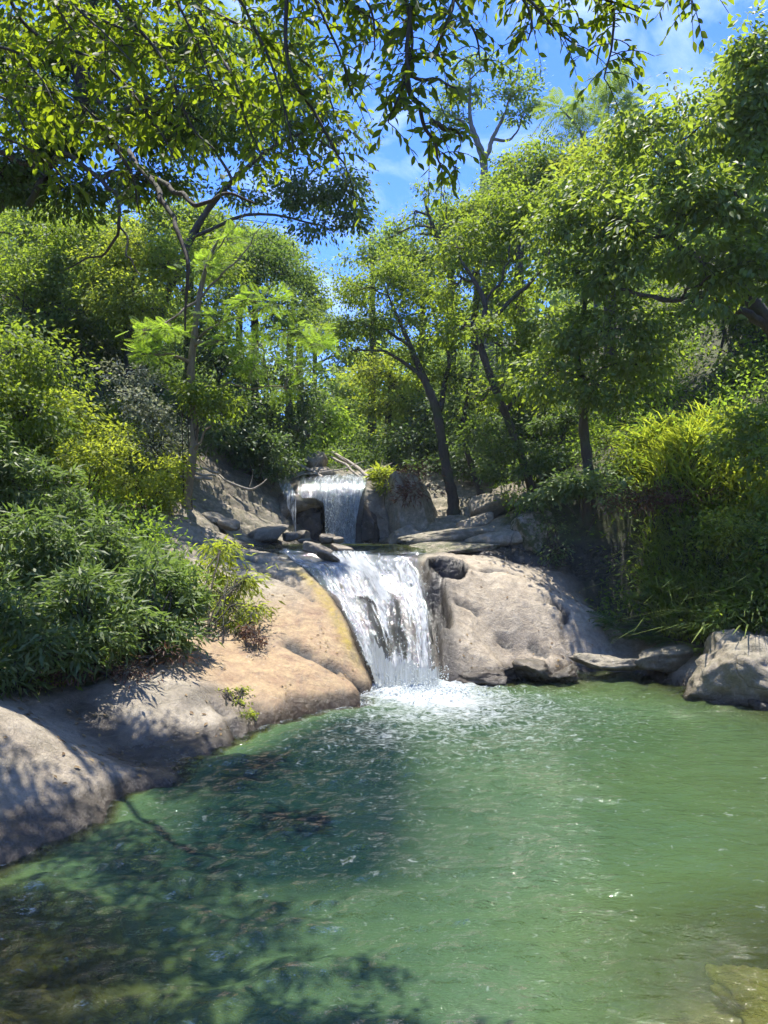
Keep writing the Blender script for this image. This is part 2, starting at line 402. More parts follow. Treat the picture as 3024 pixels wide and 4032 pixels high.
def water_mat():
    m, nt, out = nodes_of('pool_water')
    g = pos(nt)
    dep = attr(nt, 'depth'); foam = attr(nt, 'foam')
    # turbid green water: the deeper, the less of the bed shows
    tur = math_(nt, 'POWER', math_(nt, 'MULTIPLY', dep, 1.15, True), 1.3)
    shal = ramp(nt, math_(nt, 'ADD', math_(nt, 'MULTIPLY', dep, 0.5), math_(nt, 'MULTIPLY', math_(nt, 'SUBTRACT', noise(nt, 0.5, 3, 0.5, g), 0.5), 0.22)), [(0.14, (.105, .125, .034)), (0.32, (.072, .114, .038)), (0.52, (.050, .094, .040)), (1.0, (.005, .019, .014))])
    body = shal
    dif = nt.nodes.new('ShaderNodeBsdfDiffuse'); nt.links.new(body, dif.inputs['Color'])
    difn = dif.inputs['Normal']
    trn = N(nt, 'ShaderNodeBsdfTransparent'); trn.inputs['Color'].default_value = (.66, .78, .50, 1)
    m1 = nt.nodes.new('ShaderNodeMixShader'); nt.links.new(tur, m1.inputs[0])
    nt.links.new(trn.outputs[0], m1.inputs[1]); nt.links.new(dif.outputs[0], m1.inputs[2])
    rip = noise(nt, 6.0, 4, 0.55, pos(nt, (1.0, 1.9, 1), (0, 0, 0.25)), 0.6)
    rip2 = noise(nt, 34.0, 3, 0.6, pos(nt, (1.0, 1.6, 1), (0, 0, -0.3)), 0.4)
    calm = attr(nt, 'calm')
    hh = math_(nt, 'ADD', rip, math_(nt, 'MULTIPLY', rip2, 0.26))
    b = N(nt, 'ShaderNodeBump', Distance=0.125); nt.links.new(hh, b.inputs['Height'])
    nt.links.new(math_(nt, 'SUBTRACT', 1.0, math_(nt, 'MULTIPLY', calm, 0.75)), b.inputs['Strength'])
    b2 = N(nt, 'ShaderNodeBump', Strength=0.6, Distance=0.05); nt.links.new(hh, b2.inputs['Height']); nt.links.new(b2.outputs[0], difn)
    gl = N(nt, 'ShaderNodeBsdfGlossy', Roughness=0.055); nt.links.new(b.outputs[0], gl.inputs['Normal'])
    fr = N(nt, 'ShaderNodeFresnel', IOR=1.45); nt.links.new(b.outputs[0], fr.inputs['Normal'])
    m2 = nt.nodes.new('ShaderNodeMixShader'); nt.links.new(fr.outputs[0], m2.inputs[0])
    nt.links.new(m1.outputs[0], m2.inputs[1]); nt.links.new(gl.outputs[0], m2.inputs[2])
    wht = N(nt, 'ShaderNodeBsdfPrincipled', Roughness=0.35); wht.inputs['Base Color'].default_value = (.52, .56, .56, 1)
    fb = N(nt, 'ShaderNodeBump', Strength=1.0, Distance=0.05)
    fn = noise(nt, 9, 8, 0.68, pos(nt, (1, 1.5, 1)), 1.2); nt.links.new(fn, fb.inputs['Height']); nt.links.new(fb.outputs[0], wht.inputs['Normal'])
    ff = math_(nt, 'SUBTRACT', math_(nt, 'ADD', math_(nt, 'MULTIPLY', foam, 1.0), math_(nt, 'MULTIPLY', fn, 2.0)), 1.22)
    ff = ramp(nt, ff, [(0.0, 0.0), (0.65, 1.0)])
    m3 = nt.nodes.new('ShaderNodeMixShader'); nt.links.new(ff, m3.inputs[0])
    nt.links.new(m2.outputs[0], m3.inputs[1]); nt.links.new(wht.outputs[0], m3.inputs[2])
    nt.links.new(m3.outputs[0], out.inputs['Surface'])
    return m
WATER = water_mat()

def fall_mat():
    m, nt, out = nodes_of('falling_water')
    f = nt.nodes.new('ShaderNodeCombineXYZ')
    nt.links.new(attr(nt, 'across'), f.inputs[0]); nt.links.new(attr(nt, 'along'), f.inputs[1])
    mp = nt.nodes.new('ShaderNodeMapping'); mp.inputs['Scale'].default_value = (12, 0.9, 1); nt.links.new(f.outputs[0], mp.inputs[0])
    mq = nt.nodes.new('ShaderNodeMapping'); mq.inputs['Scale'].default_value = (44, 4.0, 1); nt.links.new(f.outputs[0], mq.inputs[0])
    n1 = noise(nt, 1.0, 6, 0.68, mp.outputs[0], 0.5); n2 = noise(nt, 1.0, 4, 0.7, mq.outputs[0], 0.3)
    cov = attr(nt, 'cover')
    s = math_(nt, 'ADD', math_(nt, 'MULTIPLY', n1, 0.75), math_(nt, 'MULTIPLY', n2, 0.55))
    a = ramp(nt, math_(nt, 'SUBTRACT', math_(nt, 'ADD', s, cov), 0.98), [(0.0, 0.0), (0.16, 1.0)])
    w = N(nt, 'ShaderNodeBsdfPrincipled', Roughness=0.5); w.inputs['Specular IOR Level'].default_value = 0.2
    nt.links.new(ramp(nt, s, [(0.42, (.13, .155, .175)), (0.58, (.34, .37, .39)), (0.76, (.64, .67, .68))]), w.inputs['Base Color'])
    tl = N(nt, 'ShaderNodeBsdfTranslucent'); tl.inputs['Color'].default_value = (.80, .86, .88, 1)
    wm = N(nt, 'ShaderNodeMixShader', Fac=0.32); nt.links.new(w.outputs[0], wm.inputs[1]); nt.links.new(tl.outputs[0], wm.inputs[2])
    b = N(nt, 'ShaderNodeBump', Strength=1.0, Distance=0.05); nt.links.new(s, b.inputs['Height']); nt.links.new(b.outputs[0], w.inputs['Normal'])
    # thin clear film where it is not broken up
    tp = N(nt, 'ShaderNodeBsdfTransparent'); tp.inputs['Color'].default_value = (.85, .88, .88, 1)
    gl = N(nt, 'ShaderNodeBsdfGlossy', Roughness=0.08); nt.links.new(b.outputs[0], gl.inputs['Normal'])
    fr = N(nt, 'ShaderNodeFresnel', IOR=1.33); nt.links.new(b.outputs[0], fr.inputs['Normal'])
    fm = nt.nodes.new('ShaderNodeMixShader'); nt.links.new(math_(nt, 'MULTIPLY', fr.outputs[0], ramp(nt, cov, [(0.0, 0.0), (0.35, 0.7)])), fm.inputs[0]); nt.links.new(tp.outputs[0], fm.inputs[1]); nt.links.new(gl.outputs[0], fm.inputs[2])
    mx = nt.nodes.new('ShaderNodeMixShader'); nt.links.new(a, mx.inputs[0]); nt.links.new(fm.outputs[0], mx.inputs[1]); nt.links.new(wm.outputs[0], mx.inputs[2])
    nt.links.new(mx.outputs[0], out.inputs['Surface']); return m
FALL = fall_mat()
def droplet_mat():
    m, nt, out = nodes_of('white_water')
    w = N(nt, 'ShaderNodeBsdfPrincipled', Roughness=0.25); w.inputs['Base Color'].default_value = (.66, .70, .71, 1)
    tl = N(nt, 'ShaderNodeBsdfTranslucent'); tl.inputs['Color'].default_value = (.85, .9, .9, 1)
    mx = N(nt, 'ShaderNodeMixShader', Fac=0.4); nt.links.new(w.outputs[0], mx.inputs[1]); nt.links.new(tl.outputs[0], mx.inputs[2])
    nt.links.new(mx.outputs[0], out.inputs['Surface']); return m
DROPS = droplet_mat()

# ------------------------------------------------------------------ bedrock: sculpt the height field
def hxy(pts):
    return np.array([hit(*p)[:2] for p in pts])
CL = np.array([P(*p)[:2] for p in [(288,556,15.2),(306,571,14.6),(330,594,13.85),(348,622,13.1),(358,652,12.4),(372,690,11.9)]])
CRt = np.array([P(*p)[:2] for p in [(424,560,15.2),(429,580,14.6),(438,606,13.85),(440,634,13.2),(443,664,12.6),(452,690,11.9)]])
def chute_x(y):
    o = CL[:, 1].argsort(); l = np.interp(y, CL[o, 1], CL[o, 0]); o = CRt[:, 1].argsort(); r = np.interp(y, CRt[o, 1], CRt[o, 0])
    return l, r
def inside_poly(x, y, poly):
    r = np.zeros(x.shape, bool); n = len(poly)
    for i in range(n):
        x1, y1 = poly[i]; x2, y2 = poly[(i + 1) % n]
        c = ((y1 > y) != (y2 > y)) & (x < (x2 - x1) * (y - y1) / (y2 - y1 + 1e-12) + x1)
        r ^= c
    return r
ROCKPOLY = np.vstack([[(-9, 2)], [(-7.5, 5.5)], hxy([(-90, 690), (0, 684), (60, 692), (110, 668), (165, 640), (190, 615), (196, 575), (165, 545), (128, 506), (150, 494), (185, 462), (205, 436)]),
    [(-4.2, 23.5), (3.2, 23.5)], hxy([(505, 520), (535, 548), (590, 590), (640, 632), (690, 648)]), [(6.0, 12.2), (7.8, 8.5), (8, 2)]])
rock_mask = inside_poly(GX + 0.25 * fbm(xyz(GX, GY) * 1.7, 31, 3), GY + 0.25 * fbm(xyz(GX, GY, 4.0) * 1.7, 32, 3), ROCKPOLY)
def blur(a, n=2):
    for _ in range(n):
        a = (a + np.roll(a, 1, 0) + np.roll(a, -1, 0)) / 3; a = (a + np.roll(a, 1, 1) + np.roll(a, -1, 1)) / 3
    return a
soil_shade = 1 - blur(rock_mask.astype(float), 3)
_l, _r = chute_x(GY)
inch = sstep(_l - .05, _l + .12, GX) * sstep(_r + .05, _r - .12, GX) * sstep(11.6, 12.4, GY) * sstep(15.9, 15.2, GY)
HZ -= 0.16 * inch
wall = sstep(_r - .06, _r + .06, GX) * sstep(_r + 1.3, _r + .15, GX) * sstep(12.4, 13.0, GY) * sstep(15.4, 14.8, GY)
HZ += 0.20 * wall
cleft = sstep(_r - .20, _r - .02, GX) * sstep(_r + .28, _r + .10, GX) * sstep(13.25, 13.6, GY) * sstep(14.55, 14.3, GY)
HZ -= 0.55 * cleft
rib = np.zeros(GX.shape)
# ribs of rock the water splits round
for (a, b) in (((367, 602, 14.0), (383, 662, 12.85)), ((394, 596, 14.1), (402, 668, 12.7))):
    A, B = P(*a)[:2], P(*b)[:2]
    d = seg_dist(GX, GY, [A, B]); HZ += 0.13 * np.exp(-(d / .10) ** 2); rib = np.maximum(rib, np.exp(-(d / .12) ** 4))
# round pothole in the dome
_ph = hit(444, 567)
_e = np.hypot((GX - _ph[0] - .08) / .38, (GY - _ph[1] - .18) / .50)
HZ += 0.07 * np.exp(-((_e - 1.12) / .16) ** 2) * sstep(_r + .0, _r + .12, GX)
HZ -= 0.75 * sstep(1.04, 0.55, _e)
# open cracks
CRACKS = [[(284,640),(305,650),(325,660),(342,671),(359,684),(370,700)], [(205,575),(235,565),(262,572)], [(272,575),(300,590),(312,600)], [(170,535),(215,548),(262,563)],
          [(470,566),(495,569),(520,574)], [(540,600),(556,602),(566,610),(562,640)], [(215,700),(232,722),(240,742)], [(195,505),(225,520),(262,532)], [(455,600),(470,606),(480,612)], [(500,640),(530,644),(545,652)]]
crack = np.zeros(GX.shape)
for k, c in enumerate(CRACKS):
    q = hxy(c); d = seg_dist(GX + .05 * fbm(xyz(GX, GY) * 6, 40 + k, 2), GY + .05 * fbm(xyz(GX, GY, 3) * 6, 50 + k, 2), q)
    crack = np.maximum(crack, np.exp(-(d / (.06 if k else .13)) ** 2) * (0.4 + 0.6 * (vnoise(xyz(GX, GY) * 5, 60 + k) > -.2)))
HZ -= 0.13 * crack
shore = sstep(5.0, 5.8, GY) * sstep(12.9, 12.5, GY)
HZ -= shore * (.14 * sstep(-1.9, -1.2, GX) * sstep(.12, .02, HZ + .03 * fbm(xyz(GX, GY) * 1.6, 33, 3)) + .7 * sstep(.6, -.4, GX) * sstep(.0, -.18, HZ))
# roughness of stone and of soil
n1 = fbm(xyz(GX, GY, HZ) * 0.8, 1, 4); n2 = fbm(xyz(GX, GY, HZ) * 4.0, 2, 4)
led = np.abs(((GX * .35 + GY * .55 + HZ * 1.6 + .5 * n1) * 1.3) % 1.0 - .5)
_f = fbm(xyz(GX + .6 * GY, GY - .5 * GX, HZ) * 0.9, 3, 4, .55) * 5.0
_st = np.floor(_f) + sstep(.38, .62, _f - np.floor(_f))
HZ += (1 - soil_shade) * (0.035 * n1 + 0.022 * n2 + 0.030 * (_st - _f)) + soil_shade * (0.18 * n1 + 0.07 * n2)
behind = (1 - soil_shade) * sstep(15.2, 16.2, GY)
HZ += behind * 0.10 * (sstep(.1, .2, led) - .5)
_ed = np.minimum.reduce([GX - HX0, HX1 - GX, HY1 - GY]); _w1 = sstep(0.0, 1.0, _ed)
HZ[:] = HZ * _w1 + base_far(GX, GY) * (1 - _w1)
# attributes of the stone
_dp = (GX + .09) * -.83 + (GY - 11.2) * .555
ochre = sstep(9.1, 10.2, GY + .5 * GX + .9 + .4 * n1) * sstep(15.6, 14.4, GY) * sstep(_r - .3, _l - .2, GX) * sstep(3.4, 2.0, _dp + .3 * n1) * sstep(-.35, -.05, -GX + _l - .0 + .35)
for (cx_, cy_) in ((-2.2, 4.0), (2.25, 3.95)):
    ochre = np.maximum(ochre, sstep(1.3, .5, np.hypot(GX - cx_, GY - cy_)) * .9)
algae = np.exp(-((GX - _l + .16 + .06 * n1) / .14) ** 2) * sstep(11.8, 12.4, GY) * sstep(15.2, 14.2, GY)
wet = np.maximum(sstep(.24, .10, HZ + .10 * n2 + .08 * n1), inch)
wet *= sstep(4.6, 5.4, GY)
wet = np.maximum(wet, sstep(_r + .42, _r + .12, GX) * sstep(_l - .1, _l, GX) * sstep(12.0, 12.6, GY) * sstep(15.4, 15.0, GY))
_gr = hxy([(150, 771), (125, 750), (100, 728), (80, 712)]); wet = np.maximum(wet, np.exp(-(seg_dist(GX, GY, _gr) / .35) ** 2) * .9)
_gr = hxy([(190, 700), (215, 690), (232, 712)]); wet = np.maximum(wet, np.exp(-(seg_dist(GX, GY, _gr) / .16) ** 2) * .7)
_gr = hxy([(300, 520), (285, 500), (262, 480), (230, 470)]); wet = np.maximum(wet, np.exp(-(seg_dist(GX, GY, _gr) / .7) ** 2) * .8)
wet = np.maximum(wet, sstep(2.35, 2.15, HZ) * sstep(15.6, 16.2, GY) * sstep(21, 20, GY))
wet = np.maximum(wet, crack * .9)  # the wet tone also darkens the cracks
wet = np.maximum(wet, np.maximum(sstep(1.12, 1.02, _e), blur(cleft, 2)))  # wet tone reused to paint shade into the pothole and cleft
soil_shade = np.maximum(soil_shade, np.maximum(sstep(1.06, .98, _e), rib)); wet *= 1 - .8 * rib  # earth tone painted into the pothole as shade, and over the ribs
moss = np.clip(.15 + soil_shade * 1.2 + behind * .35, 0, 1) * sstep(.05, .5, HZ) * (1 - ochre) * (1 - rib) * sstep(1.0, 1.15, _e)
pale = sstep(_r + .1, _r + .5, GX) * sstep(12.6, 13.1, GY) * sstep(16.6, 15.8, GY) * sstep(5.2, 3.8, GX) * (1 - soil_shade)
moss *= 1 - .8 * pale
dark = np.clip(np.maximum.reduce([rib, sstep(1.08, .98, _e), blur(cleft, 2) * .9, np.clip(crack * 1.4 - .3, 0, 1)]), 0, 1)  # pothole and cleft shade painted in, with dark ribs and cracks
bed_attrs = dict(dark=dark.ravel(), pale=pale.ravel(), soil_shade=soil_shade.ravel(), ochre=np.clip(ochre, 0, 1).ravel(), algae=algae.ravel(), wet=np.clip(wet, 0, 1).ravel(), moss=moss.ravel())
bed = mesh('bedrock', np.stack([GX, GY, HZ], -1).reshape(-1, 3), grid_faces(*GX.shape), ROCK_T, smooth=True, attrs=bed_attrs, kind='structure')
if HY0 < 3:
    pass

# the hills beyond, one sheet with a hole where the bedrock lies
def far_ground():
    a = np.concatenate([-np.geomspace(200, 15, 22), np.linspace(-12, 12, 25), np.geomspace(15, 200, 22)])
    b = np.concatenate([-np.geomspace(100, 2, 14), np.linspace(0, 25, 26), np.geomspace(26.5, 250, 36)])
    X, Y = np.meshgrid(a, b); Z = base_far(X, Y)
    f = grid_faces(*X.shape); cx = X.ravel()[f].mean(1); cyy = Y.ravel()[f].mean(1)
    keep = ~((cx > HX0 + 1.3) & (cx < HX1 - 1.3) & (cyy > HY0) & (cyy < HY1 - 1.3))
    Z = Z - .5 * ((X > HX0 + .1) & (X < HX1 - .1) & (Y > HY0 - .1) & (Y < HY1 - .1))
    one = np.ones(X.size)
    return mesh('ground', np.stack([X, Y, Z - 0.01], -1).reshape(-1, 3), f[keep], ROCK_T, smooth=True, kind='structure',
                attrs=dict(soil_shade=one, ochre=one * 0, algae=one * 0, wet=one * 0, moss=one))
far_ground()

# ------------------------------------------------------------------ water
def pool():
    s = 0.045
    x = np.arange(-8.5, 9.0, s); y = np.arange(0.6, 13.8, s); X, Y = np.meshgrid(x, y)
    base = P(412, 690, 12.2); r = np.hypot(X - base[0], (Y - base[1]) * 1.0)
    warp = fbm(xyz(X, Y) * .6, 71, 3)
    z = 0.010 * np.sin(r * 13 + 5 * warp + 2.2 * fbm(xyz(X, Y) * 2.1, 72, 2)) * np.exp(-r / 7.0)
    z += 0.034 * fbm(xyz(X * 2.1 + .5 * warp, Y * 4.6 + 1.2 * warp), 73, 3) + 0.018 * fbm(xyz(X * 5, Y * 10 + 2 * warp), 74, 2)
    calm = sstep(-1.6, 3.4, X - .12 * (Y - 5) + .9 * fbm(xyz(X * .7, Y * .9), 78, 3)) * sstep(12.2, 9.0, Y)
    z *= 1.7 * (1 - .72 * calm)
    foam = np.exp(-(np.hypot((X - base[0] - .2) / .8, (Y - base[1] + .25) / .8)) ** 2) * 1.2
    foam += .40 * np.exp(-(np.hypot((X - base[0] - .5) / 2.0, (Y - base[1] + 1.5) / 2.2)) ** 2)
    foam *= 1 + .35 * fbm(xyz(X * 1.5, Y * 2.5), 76, 3)
    foam += .22 * np.exp(-((HZi(X, Y) - .0) / .05) ** 2)
    boil = np.exp(-(r / .75) ** 2)
    z += boil * (.05 + .11 * np.abs(fbm(xyz(X, Y) * 5, 75, 4)))
    dep = np.clip(-HZi(X, Y), 0, 3)
    f = grid_faces(*X.shape); hc = HZi(X, Y).ravel()[f].min(1)
    f = f[hc < .12]
    mesh('pool_water', np.stack([X, Y, z], -1).reshape(-1, 3), f, WATER, smooth=True, kind='structure',
         attrs=dict(depth=dep.ravel(), foam=np.clip(foam, 0, 1.4).ravel(), calm=calm.ravel()))
HZi = H
pool()

def sheet(name, Pg, cover, across, along, parent=None, kind=None):
    nr, nc = Pg.shape[:2]
    return mesh(name, Pg.reshape(-1, 3), grid_faces(nr, nc), FALL, parent, smooth=True, kind=kind,
                attrs=dict(cover=cover.ravel(), across=across.ravel(), along=along.ravel()))

def lower_fall():
    root = empty('waterfall', (0.3, 12.6, 0.0)); o = np.array(root.location)
    tag(root, 'lower white waterfall sliding down the rock chute into the green pool', 'waterfall')
    yy = np.linspace(16.1, 12.1, 300); t = np.linspace(0, 1, 150)
    T, Y = np.meshgrid(t, yy); l, r = chute_x(Y)
    fl = sstep(14.9, 15.9, Y)
    l = l - fl * .75 + .02; r = r + fl * .05 - .12 * (1 - fl)
    X = l + T * (r - l)
    hb = H(X, Y)
    hs = blur(hb, 2)
    z = np.where(Y > 15.5, np.maximum(np.minimum(hs + .05, 2.17), hs + .03), hs + .05)
    d = fbm(np.stack([T * 14, Y * 1.3, 0 * X], -1), 81, 4); d2 = fbm(np.stack([T * 38, Y * 5, 0 * X], -1), 82, 3)
    steep = sstep(15.4, 14.6, Y)
    z = z + steep * (.05 + .075 * d + .04 * d2) * (1 + .7 * sstep(13.2, 12.3, Y)) + (1 - steep) * .02 * d
    cov = .37 + .12 * np.exp(-((T - .5) / .3) ** 2) + .14 * sstep(13.0, 12.4, Y) - .04 * sstep(13.2, 12.3, Y)
    cov = cov + .24 * fbm(np.stack([T * 7, Y * .7, 0 * T], -1), 83, 3)
    cov = cov - .45 * sstep(.06, 0, T) - .4 * sstep(.95, 1, T) - .22 * fl - .16 * sstep(.22, .0, T) * sstep(15.5, 14, Y)
    for (a, b, s, k) in (((366, 600, 14.05), (382, 655, 12.95), .13, 1.1), ((394, 600, 14.0), (402, 660, 12.85), .105, 1.0), ((412, 612, 13.7), (416, 640, 13.2), .05, .45)):
        dd = seg_dist(X + .10 * fbm(np.stack([X * 5, Y * 2.5, 0 * X], -1), 84, 3), Y, [P(*a)[:2], P(*b)[:2]]); cov = cov - k * np.exp(-(dd / s) ** 2) * np.clip(.62 + 1.3 * fbm(np.stack([T * 34, Y * 3.2, 0 * T], -1), 85, 3), 0, 1.2)
    Pg = np.stack([X, Y, z], -1) - o
    sheet('water_sheet', Pg, cov, T * 1.9, np.cumsum(np.hypot(np.gradient(Y, axis=0), np.gradient(z, axis=0)), 0), root)
    # broken water thrown up along the chute and at its foot
    rng = np.random.default_rng(5)
    n = 1100; yv = 12.0 + 3.0 * rng.random(n) ** 1.9; tt = np.clip(rng.normal(.55, .26, n), .03, .97); l, r = chute_x(yv); xv = l + tt * (r - l)
    zv = np.maximum(H(xv, yv), 0) + .08 + np.abs(rng.normal(0, .045, n)) + sstep(12.9, 12.1, yv) * np.abs(rng.normal(0, .12, n))
    m2 = 1100; xb = rng.normal(.52, .50, m2); yb = 12.05 - np.abs(rng.normal(0, .34, m2)); zb = .02 + np.abs(rng.normal(0, .09, m2)) * np.exp(-np.hypot(xb - .5, yb - 12.1) * 1.2)
    C = np.vstack([np.stack([xv, yv, zv], 1), np.stack([xb, yb, zb], 1)]) - o
    S = np.concatenate([rng.uniform(.003, .012, n), rng.uniform(.004, .016, m2)])
    octa(C, S, np.concatenate([rng.uniform(1, 2.6, n), rng.uniform(.7, 1.4, m2)]), 'spray', root)

def octa(C, S, st, name, parent):
    rng = np.random.default_rng(3)
    b = np.array([(1, 0, 0), (-1, 0, 0), (0, 1, 0), (0, -1, 0), (0, 0, 1), (0, 0, -1)], float)
    f = np.array([(0, 2, 4), (2, 1, 4), (1, 3, 4), (3, 0, 4), (2, 0, 5), (1, 2, 5), (3, 1, 5), (0, 3, 5)])
    k = b[None] * S[:, None, None] * (.6 + .8 * rng.random((len(C), 6, 1))); k[:, :, 1] -= k[:, :, 2] * 0; k[:, :, 2] *= st[:, None]
    k[:, :, 1] -= k[:, :, 2] * .6 * (st[:, None] > 1.4)
    v = C[:, None] + k
    ff = (f[None] + 6 * np.arange(len(C))[:, None, None]).reshape(-1, 3)
    mesh(name, v.reshape(-1, 3), ff, DROPS, parent, smooth=True, kind='stuff')
lower_fall()

def upper_pool():
    x = np.arange(-4.2, 3.2, .06); y = np.arange(15.95, 21.2, .06); X, Y = np.meshgrid(x, y)
    h = H(X, Y); z = 2.15 + .012 * fbm(xyz(X * 4, Y * 5), 91, 3) - .15 * sstep(17.3, 15.95, Y)
    f = grid_faces(*X.shape); f = f[(h.ravel()[f].min(1) < 2.13) & (X.ravel()[f].max(1) < .95)]
    fo = .75 * np.exp(-(np.hypot((X + 1.1) / .9, (Y - 20.0) / .6)) ** 2) + .55 * sstep(17.2, 16.1, Y) * (.6 + .8 * fbm(xyz(X * 2, Y * 2), 92, 3))
    mesh('upper_pool_water', np.stack([X, Y, z], -1).reshape(-1, 3), f, WATER, smooth=True, kind='structure',
         attrs=dict(depth=np.clip(z - h, 0, 2).ravel(), foam=fo.ravel(), calm=0 * X.ravel()))
upper_pool()

def loft(cols, nu, nv):
    """cols: list of columns, each a list of (u, v, Y); returns an (nv, nu, 3) grid"""
    c = [catmull(np.array([P(*p) for p in col]), nv) for col in cols]
    c = np.array(c).transpose(1, 0, 2)
    return np.array([catmull(r, nu) for r in c])

def upper_ledge():
    cols = []
    for u, sh in ((278, 20), (290, 8), (299, 2), (312, 0), (326, 0)):       # undercut half
        cols.append([(u, 470 + sh, 24), (u, 475 + sh, 22.3), (u, 481 + sh, 21.1), (u - 1, 490 + sh, 20.55), (u - 2, 501 + sh, 20.35), (u, 508 + sh, 20.55), (u + 1, 514, 20.95), (u, 530, 21.05), (u, 556, 20.9)])
    for u, sh in ((336, 0), (347, 0), (357, 1), (367, 3), (376, 6), (384, 12), (392, 24)):
        cols.append([(u, 470 + sh * .3, 24), (u, 475 + sh * .5, 22.3), (u, 481 + sh, 21.1), (u, 487 + sh, 20.7), (u, 495 + sh, 20.5), (u, 506 + sh, 20.42), (u, 520, 20.45), (u, 536, 20.5), (u, 556, 20.5)])
    g = loft(cols, 110, 130)
    nrm = np.cross(np.gradient(g, axis=1), np.gradient(g, axis=0)); nrm = norm(nrm)
    q = g.copy(); q += nrm * (.07 * fbm(g * 1.7, 95, 4) + .025 * fbm(g * 7, 96, 3))[..., None]
    z = q[..., 2]; w = np.clip(.55 + .5 * fbm(q * 1.5, 97, 3), 0, 1)
    mesh('fall_ledge', q.reshape(-1, 3), grid_faces(130, 110), ROCK, smooth=True, kind='structure', attrs=dict(wet=w.ravel(), moss=(0 * z + .15).ravel()))
upper_ledge()

def upper_fall():
    root = empty('waterfall', (-1.1, 20.2, 2.15)); o = np.array(root.location)
    tag(root, 'upper waterfall dropping over the dark undercut ledge between the trees', 'waterfall')
    A = [[(300, 475, 22.3), (299, 481, 20.98), (297, 490, 20.42), (300, 499, 20.22), (304, 503, 20.2), (306, 505, 20.2)],
         [(314, 475, 22.3), (313, 480.5, 20.98), (311, 489, 20.45), (314, 499, 20.25), (320, 506, 20.2), (324, 512, 20.2)],
         [(326, 475, 22.3), (325, 480.5, 20.98), (324, 489, 20.45), (324, 503, 20.22), (325, 525, 20.15), (325, 547, 20.1)],
         [(340, 475, 22.3), (340, 480.5, 20.98), (340, 489, 20.45), (340, 503, 20.18), (340, 525, 20.08), (340, 547, 20.02)],
         [(355, 475, 22.3), (356, 481, 20.98), (356, 489, 20.5), (354, 503, 20.22), (352, 525, 20.1), (351, 547, 20.05)],
         [(366, 475, 22.3), (367, 481, 20.98), (365, 489, 20.55), (361, 503, 20.28), (357, 525, 20.15), (356, 547, 20.1)]]
    for k, off in enumerate((0.0, 0.10)):
        g = loft(A, 110, 170); g[..., 1] -= off * np.linspace(0, 1, 170)[:, None] + .03
        g[..., 2] += .035
        X = g[..., 0]; L = np.cumsum(np.linalg.norm(np.gradient(g, axis=0), axis=-1), 0)
        g[..., 1] += .05 * fbm(np.stack([X * 8, L * 1.2, 0 * X + k * 7], -1), 98 + k, 4) * sstep(.5, 1.2, L)
        T = np.linspace(0, 1, 110)[None] + 0 * X; V = np.linspace(0, 1, 170)[:, None] + 0 * X
        cov = .60 - .20 * k - .5 * sstep(.95, 1.0, T) - .5 * sstep(.04, 0, T) - .30 * sstep(.36, .20, T) * sstep(.62, .3, V) - .7 * sstep(.44, .34, T) * sstep(.55, .70, V) - .10 * sstep(.5, .9, V)
        sheet('water_sheet', g - o, cov, X + 3 * k, L + k, root)
    rng = np.random.default_rng(8); n = 1500
    t = rng.random(n); C = np.stack([-1.15 + .30 * np.clip(rng.normal(0, .6, n), -1.2, 1.2), 20.0 + rng.normal(0, .08, n), 2.15 + 1.3 * t ** 1.6], 1)
    octa(C - o, rng.uniform(.005, .016, n), rng.uniform(1.2, 3, n), 'spray', root)
    # the thin side trickle
    g = loft([[(271, 470, 21.6), (282, 490, 20.5), (288, 508, 20.2), (293, 522, 20.0), (293, 546, 19.95)], [(280, 470, 21.6), (294, 490, 20.45), (296, 508, 20.1), (296, 522, 19.95), (296, 546, 19.9)]], 14, 90)
    g[..., 2] = np.maximum(g[..., 2], H(g[..., 0], g[..., 1]) + .03)
    L = np.cumsum(np.linalg.norm(np.gradient(g, axis=0), axis=-1), 0)
    sheet('side_trickle', g - o, .40 + 0 * L, g[..., 0], L, root)
upper_fall()

# ------------------------------------------------------------------ boulders
import bmesh
_bm = bmesh.new(); bmesh.ops.create_icosphere(_bm, subdivisions=5, radius=1.0)
_bm.verts.ensure_lookup_table()
ICO_V = np.array([v.co[:] for v in _bm.verts]); ICO_F = np.array([[v.index for v in f.verts] for f in _bm.faces]); _bm.free()
_bm = bmesh.new(); bmesh.ops.create_icosphere(_bm, subdivisions=4, radius=1.0)
ICO_V4 = np.array([v.co[:] for v in _bm.verts]); ICO_F4 = np.array([[v.index for v in f.verts] for f in _bm.faces]); _bm.free()

